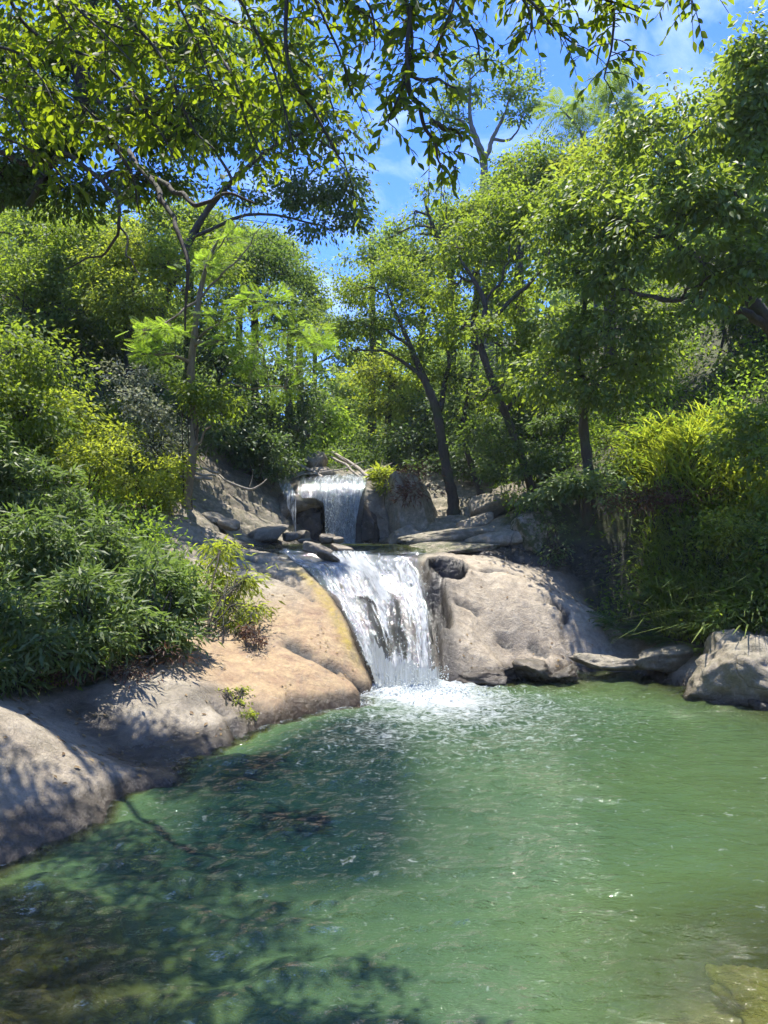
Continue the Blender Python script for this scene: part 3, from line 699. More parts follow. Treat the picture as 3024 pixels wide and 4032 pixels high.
def boulder(label, u, v, Y, ru, rv, rd, seed=0, cuts=5, rough=.17, wet=0.0, moss=.3, tilt=(0, 0, 0), name='boulder', cat='boulder', group=None, box=.35, big=False, golden=False):
    """rock whose middle is seen at pixel (u, v), Y metres off; ru, rv half sizes in pixels, rd half depth in metres"""
    rng = np.random.default_rng(seed)
    V, Fc = (ICO_V, ICO_F) if big else (ICO_V4, ICO_F4)
    p = np.sign(V) * np.abs(V) ** (1 - box)                       # squarer than a ball
    for _ in range(cuts):
        n = norm(rng.normal(0, 1, 3) + np.array([0, 0, .15])); h = rng.uniform(.52, .88)
        d = np.maximum(p @ n - h, 0); p = p - n * (d * .93)[:, None]
    p = p * (1 + rough * fbm(p * 1.3 + seed * 3.1, seed, 3))[:, None]
    p = p * (1 + .5 * rough * fbm(p * 4.5 + seed, seed + 9, 5, .6))[:, None]
    s = Y / F; p = p * np.array([ru * s, rd, rv * s])
    from mathutils import Euler
    R = np.array(Euler([math.radians(a) for a in tilt]).to_matrix()); p = p @ R.T
    c = P(u, v, Y); base = c.copy(); base[2] += p[:, 2].min()
    w = np.clip(sstep(.25, .02, p[:, 2] + c[2]) + wet, 0, 1)
    zero = np.zeros(len(p))
    ob = mesh(name, p + (c - base), Fc, ROCK_T if golden else ROCK, smooth=True, attrs=dict(wet=w * 0 if golden else w, moss=np.full(len(p), moss), soil_shade=zero, algae=zero + .6, ochre=zero + 1))
    ob.location = [float(a) for a in base]
    return tag(ob, label, cat, group)

BOULDERS = [
 # label, u, v, Y, ru, rv, rd, dict
 ('large tan boulder with dappled light at the right edge of the pool', 748, 682, 11.6, 60, 46, 1.0, dict(seed=41, cuts=3, rough=.28, box=.1, moss=.35, big=True, tilt=(0, 14, 10))),
 ('low flat dark rock joining the large tan boulder to the bank', 664, 660, 13.0, 44, 14, .5, dict(seed=5, cuts=8, rough=.35, wet=.35, tilt=(0, -8, 20))),
 ('pale flat ledge stone at the waterline left of the low dark rock', 606, 665, 12.95, 34, 9, .35, dict(seed=7, cuts=9, rough=.4, wet=.15, tilt=(0, 5, 15))),
 ('wet glistening stone at the water edge beside the foam', 533, 672, 12.75, 22, 13, .35, dict(seed=9, cuts=9, rough=.4, wet=.7, tilt=(0, 10, 30))),
 ('low wet shelf of rock right of the fall foot', 478, 676, 12.75, 42, 12, .45, dict(seed=11, cuts=9, rough=.45, wet=.9, moss=0, tilt=(0, -4, -12), big=True)),
 ('small dark stone between two wet rocks under the pale dome', 566, 676, 12.7, 20, 9, .25, dict(seed=12, cuts=8, rough=.4, wet=.8, tilt=(0, -12, 40))),
 ('stone at the frame edge in front of the large tan boulder', 762, 704, 10.9, 16, 9, .3, dict(seed=14, wet=.5)),
 ('tall broken rock with tufts right of the upper waterfall', 408, 508, 20.4, 26, 42, .8, dict(seed=15, cuts=8, rough=.16, moss=.45, big=True, tilt=(0, -14, 0))),
 ('tan ledge rock at the foot of the tall broken rock', 404, 536, 19.6, 22, 9, .5, dict(seed=16, cuts=6, tilt=(0, -18, 0))),
 ('long layered slab of grey rock above the right end of the lip', 462, 536, 18.4, 62, 8, .9, dict(seed=17, cuts=4, box=.5, moss=.45, tilt=(0, -6, 0), big=True)),
 ('lower layered slab with moss just right of the white water', 455, 547, 17.0, 46, 7, .7, dict(seed=18, cuts=4, box=.5, moss=.8, tilt=(0, -4, 0), big=True)),
 ('wedge of pale rock lying on the layered slabs', 474, 523, 18.8, 20, 8, .4, dict(seed=19, cuts=7, tilt=(0, -22, 0))),
 ('flat grey slab leading up to the mossy boulder', 500, 541, 17.4, 36, 10, .7, dict(seed=20, cuts=5, box=.45, moss=.4, tilt=(0, -10, 0))),
 ('reddish brown boulder under the trees above the ledges', 488, 509, 19.2, 18, 15, .5, dict(seed=21, cuts=6, moss=.35)),
 ('pale topped boulder leaning over the reddish brown one', 516, 499, 19.4, 26, 17, .6, dict(seed=22, cuts=6, moss=.5, tilt=(0, -14, 0))),
 ('big dark mossy boulder below the overhanging bush', 536, 543, 17.0, 26, 30, .7, dict(seed=23, cuts=5, moss=1.0, rough=.16, big=True)),
 ('smooth dark boulder with a lit back left of the upper fall', 268, 533, 18.2, 21, 9.5, .45, dict(seed=24, cuts=4, wet=.3, moss=0, tilt=(0, -12, 0))),
 ('small rounded wet stone, first right of the smooth dark boulder', 292, 537, 18.2, 9, 5, .2, dict(seed=25, cuts=2, wet=.5, moss=0)),
 ('small rounded wet stone, second right of the smooth dark boulder', 303, 536, 18.6, 8, 5.5, .2, dict(seed=26, cuts=2, wet=.5, moss=0)),
 ('flat little stone in the shallows below the two rounded ones', 307, 541, 17.8, 9, 2.6, .2, dict(seed=27, cuts=2, wet=.6, moss=0)),
 ('dark lump of rock under the falling upper water', 327, 539, 18.9, 10, 5.5, .25, dict(seed=28, cuts=3, wet=.7, moss=0)),
 ('tiny tan stone right of the dark lump in the upper pool', 338, 540, 18.4, 6, 3.5, .15, dict(seed=29, cuts=3, wet=.3, moss=0)),
 ('angular tan rock standing in the lip of the lower fall', 318, 549, 15.9, 16, 5.5, .22, dict(seed=30, cuts=7, moss=0, wet=.2, tilt=(0, 14, 0))),
 ('broken dark rock just below the angular tan one', 328, 556, 15.35, 12, 5, .2, dict(seed=31, cuts=7, moss=0, wet=.6, tilt=(0, 18, 0))),
 ('tan plate of rock beside the angular rock in the lip', 342, 549, 16.1, 12, 4, .25, dict(seed=32, cuts=5, moss=0, wet=.2, tilt=(0, 12, 0))),
 ('dark angular block on the slope by the thin tree', 214, 518, 17.0, 13, 6, .35, dict(seed=33, cuts=7, moss=.2, tilt=(0, 16, 0))),
 ('low tan block below the dark angular block', 228, 524, 17.0, 11, 6, .3, dict(seed=34, cuts=7, moss=.1, tilt=(0, 12, 0))),
 ('dark rock with a flat lit top above the upper ledge', 314, 461, 22.6, 12, 11, .5, dict(seed=35, cuts=6, moss=.4, tilt=(0, 20, 0))),
 ('pale smooth rock on top of the upper ledge', 318, 474, 22.4, 18, 6, .6, dict(seed=36, cuts=3, moss=0)),
 ('tan rock behind the grass tuft on the upper ledge', 376, 474, 22.4, 14, 6, .6, dict(seed=37, cuts=5, moss=.2, tilt=(0, -16, 0))),
 ('dark wet rock filling the hollow under the left of the upper fall', 309, 527, 20.75, 16, 20, .3, dict(seed=51, cuts=8, rough=.35, wet=1, moss=0, tilt=(0, 8, 0))),
 ('dark wet rock face right under the upper fall lip', 368, 520, 20.45, 11, 22, .25, dict(seed=52, cuts=7, rough=.3, wet=1, moss=0, tilt=(0, -5, 0))),
 ('submerged yellow brown rock in the near left shallows', 10, 1004, 4.6, 58, 30, .5, dict(golden=True, seed=38, cuts=1, box=0, rough=.4, moss=0, big=True)),
 ('submerged yellow brown rock in the near right shallows', 776, 1012, 4.6, 48, 26, .45, dict(golden=True, seed=39, cuts=1, box=0, rough=.4, moss=0, big=True)),
]
for (lab, u, v, Y, ru, rv, rd, kw) in BOULDERS:
    if 'submerged' in lab:                        # their tops stay a little under the surface
        pass
    boulder(lab, u, v, Y, ru, rv, rd, **kw)

# ------------------------------------------------------------------ tubes and leaves
class Geo:
    """collects tubes or faces as numpy chunks"""
    def __init__(s): s.v, s.q, s.n = [], [], 0
    def tube(s, pts, rad, sides=6):
        pts = np.asarray(pts, float); n = len(pts); rad = np.broadcast_to(rad, (n,))
        t = norm(np.gradient(pts, axis=0)); ref = np.array([0.31, 0.17, 0.93]) if abs(t[0, 2]) < .8 else np.array([.9, .3, .1])
        a = norm(np.cross(t, ref)); b = np.cross(t, a); ang = np.arange(sides) * 2 * np.pi / sides
        ring = pts[:, None] + rad[:, None, None] * (a[:, None] * np.cos(ang)[None, :, None] + b[:, None] * np.sin(ang)[None, :, None])
        s.v.append(ring.reshape(-1, 3))
        i = np.arange(n - 1)[:, None] * sides; j = np.arange(sides)[None]; k = (j + 1) % sides
        s.q.append(np.stack([i + j, i + k, i + sides + k, i + sides + j], -1).reshape(-1, 4) + s.n); s.n += n * sides
    def build(s, name, mat, parent, origin):
        if not s.v: return None
        return mesh(name, np.vstack(s.v) - origin, np.vstack(s.q), mat, parent, smooth=True)

def leaf_template(kind):
    if kind == 'oval':
        return np.array([(0, 0, 0), (.23, .38, .05), (.15, .75, .03), (0, 1, -.06), (-.15, .75, .03), (-.23, .38, .05)]), np.array([(0, 1, 2, 3), (0, 3, 4, 5)])
    if kind == 'tiny':
        return np.array([(0, 0, 0), (.24, .48, .07), (0, 1, -.04), (-.24, .48, .07)]), np.array([(0, 1, 2, 3)])
    if kind == 'lance':
        return np.array([(0, 0, 0), (.11, .35, .03), (0, 1, -.16), (-.11, .35, .03)]), np.array([(0, 1, 2, 3)])
    if kind == 'near':
        return np.array([(0, 0, 0), (.10, .12, .02), (.20, .36, .05), (.20, .58, .045), (.11, .82, .02), (0, 1.0, -.03), (-.11, .82, .02), (-.20, .58, .045), (-.20, .36, .05), (-.10, .12, .02), (0, .36, 0), (0, .6, -.005)]), \
            np.array([(0, 1, 2, 10), (10, 2, 3, 11), (11, 3, 4, 5), (0, 10, 8, 9), (10, 11, 7, 8), (11, 5, 6, 7)])
    if kind == 'frond':                                   # one feathery leaf: paired slender leaflets on a stalk
        V, Q = [], []
        for k in range(11):
            y = .12 + .08 * k; L = .30 * math.sin(math.pi * (k + 1.6) / 13.5) + .05
            for s in (-1, 1):
                b = len(V); V += [(0, y, 0), (s * L * .5, y + .055, .02), (s * L, y + .05, -.05), (s * L * .5, y + .005, .0)]; Q.append((b, b + 1, b + 2, b + 3) if s > 0 else (b, b + 3, b + 2, b + 1))
        b = len(V); V += [(-.006, 0, 0), (.006, 0, 0), (.004, 1, -.06), (-.004, 1, -.06)]; Q.append((b, b + 1, b + 2, b + 3))
        return np.array(V), np.array(Q)
    if kind == 'whorl':                                   # a shoot tip ringed with drooping lance leaves
        V, Q = [], []
        for k in range(9):
            a = k * 2.4; ca, sa = math.cos(a), math.sin(a); h = .16 * k / 9; L = .62 + .38 * ((k * 7) % 5) / 5
            def pt(r, s, z): return (ca * r - sa * s, sa * r + ca * s, z)
            b = len(V); V += [pt(0, 0, h), pt(.42 * L, .085 * L, h + .16 * L), pt(L, 0, h - .10 * L), pt(.42 * L, -.085 * L, h + .16 * L)]; Q.append((b, b + 1, b + 2, b + 3))
        V = [(x, z, y) for (x, y, z) in V]                # shoot axis along +y of the template
        return np.array(V), np.array(Q)
    if kind == 'fern':
        V, Q = [], []
        for k in range(13):
            t = (k + 1) / 14; y = t; z = .55 * t - .75 * t * t; L = .26 * (1 - t) ** .7 + .02
            for s in (-1, 1):
                b = len(V); V += [(0, y - .02, z), (s * L, y + .04, z - .03), (s * L * .9, y + .065, z - .03), (0, y + .03, z)]; Q.append((b, b + 1, b + 2, b + 3) if s > 0 else (b, b + 3, b + 2, b + 1))
        return np.array(V), np.array(Q)
TPL = {k: leaf_template(k) for k in ('oval', 'tiny', 'lance', 'near', 'frond', 'whorl', 'fern')}

def leaf_arrays(c, d, n, size, tint, kind):
    T, Q = TPL[kind]
    d = norm(d); s = norm(np.cross(d, n)); n = np.cross(s, d)
    v = c[:, None] + size[:, None, None] * (T[None, :, 0:1] * s[:, None] + T[None, :, 1:2] * d[:, None] + T[None, :, 2:3] * n[:, None])
    f = (Q[None] + len(T) * np.arange(len(c))[:, None, None]).reshape(-1, Q.shape[1])
    return v.reshape(-1, 3), f, np.repeat(tint, len(T))

def leaves(name, c, d, n, size, tint, kind, mat, parent, origin, stuff=False):
    v, f, t = leaf_arrays(c, d, n, size, tint, kind)
    return mesh(name, v - origin, f, mat, parent, attrs=dict(tint=t), kind='stuff' if stuff else None)

def ell_points(rng, n, shell=.45):
    d = norm(rng.normal(0, 1, (n, 3))); r = shell + (1 - shell) * rng.random(n) ** .6
    return d * r[:, None]

def blob_world(b):
    u, v, Y, ru, rv = b[:5]; s = Y / F
    rx, rz = ru * s, rv * s; ry = b[5] if len(b) > 5 else .8 * (rx + rz) / 2
    return P(u, v, Y), np.array([rx, ry, rz])

def foliage(rng, blobs, per_m2, rc, m, kind, size, droop=.5, up=.9, shell=.45, boost=(1.35, 3.2), gap=-.18):
    """leaf clumps spread through ellipsoids; returns leaf arrays and clump centres per blob"""
    C, D, Nn, S, T, cl = [], [], [], [], [], []
    per_m2 *= boost[0]; m *= boost[1]
    for b in blobs:
        c, r = b if isinstance(b[0], np.ndarray) else blob_world(b)
        area = 4 * math.pi * ((r[0] * r[1]) ** 1.6 / 3 + (r[0] * r[2]) ** 1.6 / 3 + (r[1] * r[2]) ** 1.6 / 3) ** (1 / 1.6)
        k = max(4, int(per_m2 * area))
        q = ell_points(rng, int(k * 1.5), shell)
        q *= (1 + .7 * fbm(q * 1.8 + c, int(abs(c[0]) * 10) + 3, 2))[:, None]
        keep = vnoise((c + q * r) * (.55 / rc), 77) > (b[6] if len(b) > 6 else gap); keep[:3] = True; q = q[keep][:k]; k = len(q)
        cc = c + q * r; cl.append(cc)
        mm = rng.poisson(m, k) + 2; idx = np.repeat(np.arange(k), mm); n = len(idx)
        rcl = rc * rng.uniform(.6, 1.35, k)
        off = rng.normal(0, 1, (n, 3)) * rcl[idx][:, None] * np.array([.55, .55, .26])
        pts = cc[idx] + off
        out = norm(off + .35 * rcl[idx][:, None] * q[idx])
        d = out + rng.normal(0, .45, (n, 3)) + np.array([0, 0, -droop])
        nn = rng.normal(0, .55, (n, 3)) + np.array([0, 0, up]) + .35 * q[idx]
        C.append(pts); D.append(d); Nn.append(nn); S.append(size * rng.uniform(.65, 1.3, n))
        T.append(np.clip(.5 + rng.normal(0, .28, k)[idx] + rng.normal(0, .2, n), 0, 1))
    return np.vstack(C), np.vstack(D), np.vstack(Nn), np.concatenate(S), np.concatenate(T), cl

def wob(pts, rng, amp):
    p = np.asarray(pts, float).copy(); n = len(p)
    s = np.linspace(0, 1, n); w = np.sin(np.pi * s)[:, None]
    for k in (1, 2, 3):
        p[:, :3] += amp / k * w * np.sin(s * k * 5.5 + rng.uniform(0, 6.3))[:, None] * rng.normal(0, 1, 3)
    return p

def tree(name, label, cat, trunk, blobs, leaf, mat, limbs=(), group=None, seed=1, bark=None, twigs=True, extra=(), base=None, limb_r=.35, sides=8, limb_k=1.0):
    """trunk: [(u, v, Y, radius m)...] from the foot up; limbs: drawn branches of the same form; blobs: parts of the crown"""
    bark = bark or BARK
    rng = np.random.default_rng(seed)
    tp = np.array([[*P(u, v, Y), r] for (u, v, Y, r) in trunk])
    if base is None:
        x, y = tp[0, :2]; gz = float(H(x, y))
        if tp[0, 2] > gz + .05: tp = np.vstack([[x, y, gz - .2, tp[0, 3] * 1.25], tp])
        else: tp[0, 2] = gz - .2
    origin = tp[0, :3] + np.array([0, 0, .2])
    root = empty(name, origin); tag(root, label, cat, group)
    tc_ = catmull(tp, max(14, 7 * len(tp))); tc_ = wob(tc_, rng, .03)
    tc_[:, 3] *= 1 + .10 * np.sin(np.arange(len(tc_)) * 1.7 + seed)
    g = Geo(); g.tube(tc_[:, :3], np.maximum(tc_[:, 3], .012), sides); g.build('trunk', bark, root, origin)
    nodes = [tc_]
    for L in limbs:
        lp = catmull(np.array([[*P(u, v, Y), r] for (u, v, Y, r) in L]), 6 * len(L)); lp = wob(lp, rng, .04); lp[:, :3] += .05 * np.stack([vnoise(xyz(lp[:, 0] * 4 + a, lp[:, 1] * 4, lp[:, 2] * 4), seed) for a in (0, 9, 21)], 1)
        g = Geo(); g.tube(lp[:, :3], np.maximum(lp[:, 3] * limb_k, .006), 6); g.build('branch', bark, root, origin); nodes.append(lp)
    c, d, n, s, t, cl = foliage(rng, blobs, **leaf)
    if twigs:
        allp = np.vstack([q[len(q) // 3:] for q in nodes]); 
        for bl, cc in zip(blobs, cl):
            bc = blob_world(bl)[0]
            dd = np.linalg.norm(allp[:, :3] - bc, axis=1) + 1.2 * np.maximum(allp[:, 2] - bc[2], 0)
            a = allp[dd.argmin()]
            g = Geo(); r0 = min(a[3] * .75, limb_r * a[3] + .02)
            mid = (a[:3] + bc) / 2 + np.array([0, 0, .12 * np.linalg.norm(bc - a[:3])])
            lp = wob(catmull(np.array([a[:3], mid, bc]), 10), rng, .07); g.tube(lp, np.linspace(r0, max(.012, r0 * .4), 10), 5)
            pick = cc[rng.permutation(len(cc))[:max(6, min(60, len(cc) // 2))]]
            for e in pick:
                k = rng.integers(3, 10); st = lp[k]
                mm = (st + e) / 2 + rng.normal(0, .05, 3) + np.array([0, 0, .05])
                tw = catmull(np.array([st, mm, e]), 4); g.tube(tw, np.linspace(max(.008, r0 * .25), .004, 4), 3)
            g.build('branch', bark, root, origin)
    leaves('crown', c, d, n, s, t, leaf['kind'], mat, root, origin)
    return root

def lf(kind, size, per_m2, m, rc, droop=.5, up=.9, shell=.45):
    return dict(kind=kind, size=size, per_m2=per_m2, m=m, rc=rc, droop=droop, up=up, shell=shell)

def shrub(label, blobs, leaf, mat, seed, name='shrub', cat='shrub', group=None, bark=None, foot=None, nstem=7, dead=0):
    """bush: stems fan out of the foot into the leaf masses"""
    rng = np.random.default_rng(seed)
    c, d, n, s, t, cl = foliage(rng, blobs, **leaf)
    w = [blob_world(b) for b in blobs]
    if foot is None:
        low = min(w, key=lambda q: q[0][2] - q[1][2]); f = low[0].copy(); f[1] += .1
    else:
        f = np.array(hit(*foot) if len(foot) == 2 else P(*foot), float)
    f[2] = float(H(f[0], f[1]))
    root = empty(name, f); tag(root, label, cat, group)
    allc = np.vstack(cl)
    for i in range(nstem):
        g = Geo()
        e = allc[rng.integers(len(allc))]; st = f + rng.normal(0, .10, 3) * np.array([1, 1, 0]); st[2] = float(H(st[0], st[1])) - .05
        mid = st * .45 + e * .55 + np.array([0, 0, .18 * np.linalg.norm(e - st)])
        p = wob(catmull(np.array([st, mid, e]), 9), rng, .05); g.tube(p, np.linspace(.016, .005, 9), 4)
        near = allc[np.argsort(np.linalg.norm(allc - p[6], axis=1))[:8]]
        for q in near:
            g.tube(catmull(np.array([p[4 + rng.integers(3)], (p[6] + q) / 2 + rng.normal(0, .03, 3), q]), 4), np.linspace(.006, .003, 4), 3)
        g.build('stem', bark or BARK, root, f)
    leaves('foliage', c, d, n, s, t, leaf['kind'], mat, root, f)
    return root

# ------------------------------------------------------------------ trees on the right bank
OV = lambda size, per=7, m=16, rc=.33, **k: lf('tiny', size, per, m, rc, **k)
TI = lambda size, per=7, m=22, rc=.33, **k: lf('tiny', size, per, m, rc, **k)

tree('broadleaf_tree', 'large leaved tree with drooping glossy leaf clusters, tallest on the right bank', 'tree',
     [(800, 470, 15.9, .20), (790, 380, 15.5, .18), (768, 325, 15.2, .15), (745, 285, 15.0, .12), (735, 220, 14.7, .09), (745, 130, 14.5, .06), (760, 40, 14.2, .03)],
     [(735, 60, 14.2, 34, 42), (770, 110, 14.0, 40, 60), (700, 125, 14.0, 42, 34), (745, 190, 13.7, 45, 40), (665, 165, 14.2, 36, 36), (640, 130, 15.2, 34, 26), (690, 215, 13.7, 42, 34), (775, 270, 13.7, 40, 45),
      (715, 275, 13.5, 42, 34), (650, 240, 14.2, 42, 32), (610, 225, 15.0, 30, 28), (600, 275, 15.0, 28, 22)],
     dict(lf('oval', .155, 4.2, 15, .36, droop=.8), gap=.04), L_BROAD, seed=11,
     limbs=[[(745, 285, 15.0, .10), (700, 262, 14.6, .07), (665, 235, 14.4, .05), (625, 215, 14.7, .03)], [(768, 325, 15.2, .1), (715, 300, 14.6, .07), (670, 300, 14.4, .05), (620, 290, 14.6, .03)], [(735, 220, 14.7, .07), (690, 180, 14.4, .05), (655, 150, 14.6, .03)]])

tree('broadleaf_tree', 'dense dark tree with mossy upright trunk left of the large leaved tree', 'tree',
     [(588, 478, 16.6, 0.119), (584, 430, 16.5, 0.105), (586, 390, 16.4, 0.091), (578, 350, 16.2, 0.070), (585, 300, 16, 0.049), (590, 220, 15.8, 0.028)],
     [(590, 190, 16, 38, 30), (560, 225, 16, 34, 26), (620, 250, 15.5, 36, 28), (575, 275, 15.8, 36, 28), (625, 330, 15, 36, 30), (570, 330, 15.6, 34, 28), (600, 385, 15.5, 34, 26), (650, 365, 15.4, 30, 22), (545, 375, 16, 26, 24)],
     OV(.125, 5.2, 17, .36, droop=.6), L_BROAD, seed=12)

tree('sinuous_tree', 'tree with winding forked grey trunk and olive crown behind the pale dome', 'tree',
     [(532, 492, 18.6, 0.116), (519, 446, 18.4, 0.102), (507, 408, 18.2, 0.095), (492, 370, 18, 0.088), (481, 335, 18, 0.082), (485, 308, 18, 0.068), (476, 286, 18, 0.054), (462, 262, 18, 0.034)],
     [(455, 245, 18.5, 30, 22), (490, 225, 18.5, 34, 24), (530, 215, 18.5, 34, 24), (480, 275, 18.6, 30, 22), (545, 255, 18, 32, 24), (520, 300, 18.8, 32, 24), (450, 285, 18.4, 28, 20), (500, 345, 18.8, 34, 22), (545, 320, 18.4, 30, 26), (460, 330, 18.6, 26, 18), (525, 385, 18.8, 30, 24), (478, 400, 19.2, 28, 20), (488, 335, 17.2, 20, 16), (502, 388, 17.2, 20, 16)],
     dict(OV(.115, 5.0, 14, .36, droop=.5), gap=.02), L_OLIVE, seed=13, bark=BARK,
     limbs=[[(481, 335, 18, 0.068), (492, 318, 17.9, 0.058), (514, 298, 17.8, 0.048), (540, 275, 17.7, 0.034), (556, 240, 17.6, 0.020)], [(507, 408, 18.2, 0.054), (530, 380, 18, 0.041), (552, 350, 17.8, 0.027)], [(485, 308, 18, 0.034), (505, 270, 18, 0.024), (512, 235, 18, 0.014)]])

tree('spreading_tree', 'dark double trunked tree with flat spreading crown right of the upper waterfall', 'tree',
     [(453, 500, 20.6, 0.163), (447, 469, 20.6, 0.143), (438, 414, 20.6, 0.129), (428, 382, 20.6, 0.109), (414, 352, 20.6, 0.075), (400, 325, 20.6, 0.048), (388, 295, 20.6, 0.027)],
     [(355, 292, 20.8, 26, 14), (392, 272, 20.8, 28, 15), (345, 325, 20.6, 22, 12), (425, 290, 20.6, 28, 17), (375, 320, 20.6, 26, 14), (440, 330, 20.8, 28, 18), (355, 352, 20.8, 20, 10), (410, 355, 20.9, 26, 14), (450, 375, 21, 24, 16)],
     TI(.095, 5.5, 22, .40, droop=.3), L_OLIVE, seed=14,
     limbs=[[(428, 382, 20.6, 0.075), (405, 362, 20.5, 0.048), (378, 352, 20.4, 0.034), (350, 350, 20.3, 0.017)], [(414, 352, 20.6, 0.048), (385, 330, 20.5, 0.034), (350, 320, 20.4, 0.014)], [(438, 414, 20.6, 0.082), (446, 380, 20.7, 0.061), (444, 345, 20.8, 0.041), (430, 300, 20.8, 0.020)]])

tree('slender_tree', 'thin dark leaning trunk in shade between the winding and the double trunked trees', 'tree',
     [(482, 500, 20.8, .09), (473, 470, 20.8, .08), (462, 430, 20.8, .07), (468, 390, 20.8, .05), (475, 350, 20.8, .03)],
     [(470, 380, 20.8, 20, 20), (460, 420, 21, 22, 16), (490, 430, 21, 22, 18)], OV(.11, 5.0, 15, .36), L_DARK, seed=15)

tree('tall_tree', 'tall sparse tree standing alone against the blue sky above the right bank', 'tree',
     [(488, 260, 33, .22), (484, 200, 33, .19), (484, 165, 33, .17), (476, 140, 33, .13), (470, 118, 33, .09), (470, 80, 33, .05)],
     [(470, 62, 33, 14, 8), (492, 68, 33, 12, 8), (520, 72, 33, 14, 9), (528, 92, 33, 12, 9), (508, 98, 33, 12, 8), (455, 90, 33, 13, 8), (444, 108, 33, 12, 8), (478, 95, 33, 12, 8), (462, 118, 33, 11, 6), (520, 116, 33, 14, 8), (535, 108, 33, 9, 6), (448, 132, 33, 9, 5), (505, 82, 33, 11, 7)],
     TI(.19, 2.6, 15, .42, droop=.3), L_FAR, seed=16, bark=BARK_GREY,
     limbs=[[(484, 165, 33, .12), (492, 140, 33, .09), (505, 112, 33, .06), (515, 85, 33, .03)], [(476, 140, 33, .08), (458, 118, 33, .05), (446, 105, 33, .02)], [(492, 140, 33, .07), (512, 138, 33, .05), (525, 112, 33, .02)]])
tree('bare_topped_tree', 'half bare tree with forked twigs at the left shoulder of the right bank trees', 'tree',
     [(452, 300, 25, .13), (447, 262, 25, .11), (436, 235, 25, .09), (428, 212, 25, .05), (424, 200, 25, .02)],
     [(425, 190, 25, 12, 7), (442, 196, 25, 12, 7), (452, 210, 25, 12, 8), (415, 215, 25, 10, 6), (440, 178, 26, 12, 6), (420, 235, 25, 14, 8), (398, 225, 26, 14, 9), (385, 240, 26, 14, 10)],
     TI(.13, 3.0, 14, .40), L_FAR, seed=17, limbs=[[(436, 235, 25, .05), (446, 215, 25, .03), (444, 190, 25, .015)]])
FR = lambda size, per, m, rc, **k: lf('frond', size, per, m, rc, **k)
tree('feathery_tree', 'feathery thin tree against the sky, taller one right of the tall sparse tree', 'tree',
     [(606, 230, 30, .10), (606, 160, 30, .08), (607, 130, 30, .05), (610, 95, 30, .02)],
     [(612, 92, 30, 16, 6), (598, 108, 30, 16, 5), (625, 105, 30, 16, 5), (610, 122, 30, 18, 5), (635, 120, 30, 10, 4)],
     FR(.75, .6, 2.4, .45, droop=.15), L_FAR, seed=18, bark=BARK_GREY)
tree('feathery_tree', 'feathery thin tree against the sky, lower leaning one with arched top', 'tree',
     [(596, 230, 29, .09), (588, 150, 29, .07), (575, 125, 29, .05), (562, 110, 29, .02)],
     [(560, 108, 29, 10, 4), (575, 108, 29, 12, 4), (588, 132, 29, 14, 5), (570, 146, 29, 16, 6)],
     FR(.75, .6, 2.4, .45, droop=.15), L_FAR, seed=19, bark=BARK_GREY)
tree('ridge_tree', 'olive green tree on the ridge directly below the tall sparse tree', 'tree',
     [(520, 300, 24, .15), (520, 230, 24, .12), (518, 190, 24, .06)],
     [(500, 195, 24, 26, 18), (535, 175, 24, 28, 22), (560, 160, 24, 26, 18), (520, 160, 25, 22, 14), (545, 200, 23.5, 28, 20), (480, 215, 24.5, 22, 14)],
     TI(.13, 4.2, 20, .45), L_OLIVE, seed=20)
tree('ridge_tree', 'yellowish tree on the ridge behind the large leaved tree', 'tree',
     [(610, 280, 21, .15), (610, 220, 21, .12), (608, 180, 21, .06)],
     [(590, 160, 21, 28, 18), (625, 150, 20.5, 30, 22), (610, 185, 20.5, 32, 20)],
     OV(.14, 4.0, 16, .42), L_YELL, seed=21)
tree('ridge_tree', 'pale green tree filling the notch right of the valley gap', 'tree',
     [(372, 330, 30, .14), (372, 270, 30, .10), (370, 240, 30, .05)],
     [(372, 225, 30, 20, 12), (385, 245, 30, 24, 14), (360, 255, 30, 18, 12), (400, 270, 29, 22, 14), (350, 285, 30, 16, 10)],
     TI(.16, 3.6, 18, .5), L_FAR, seed=22)
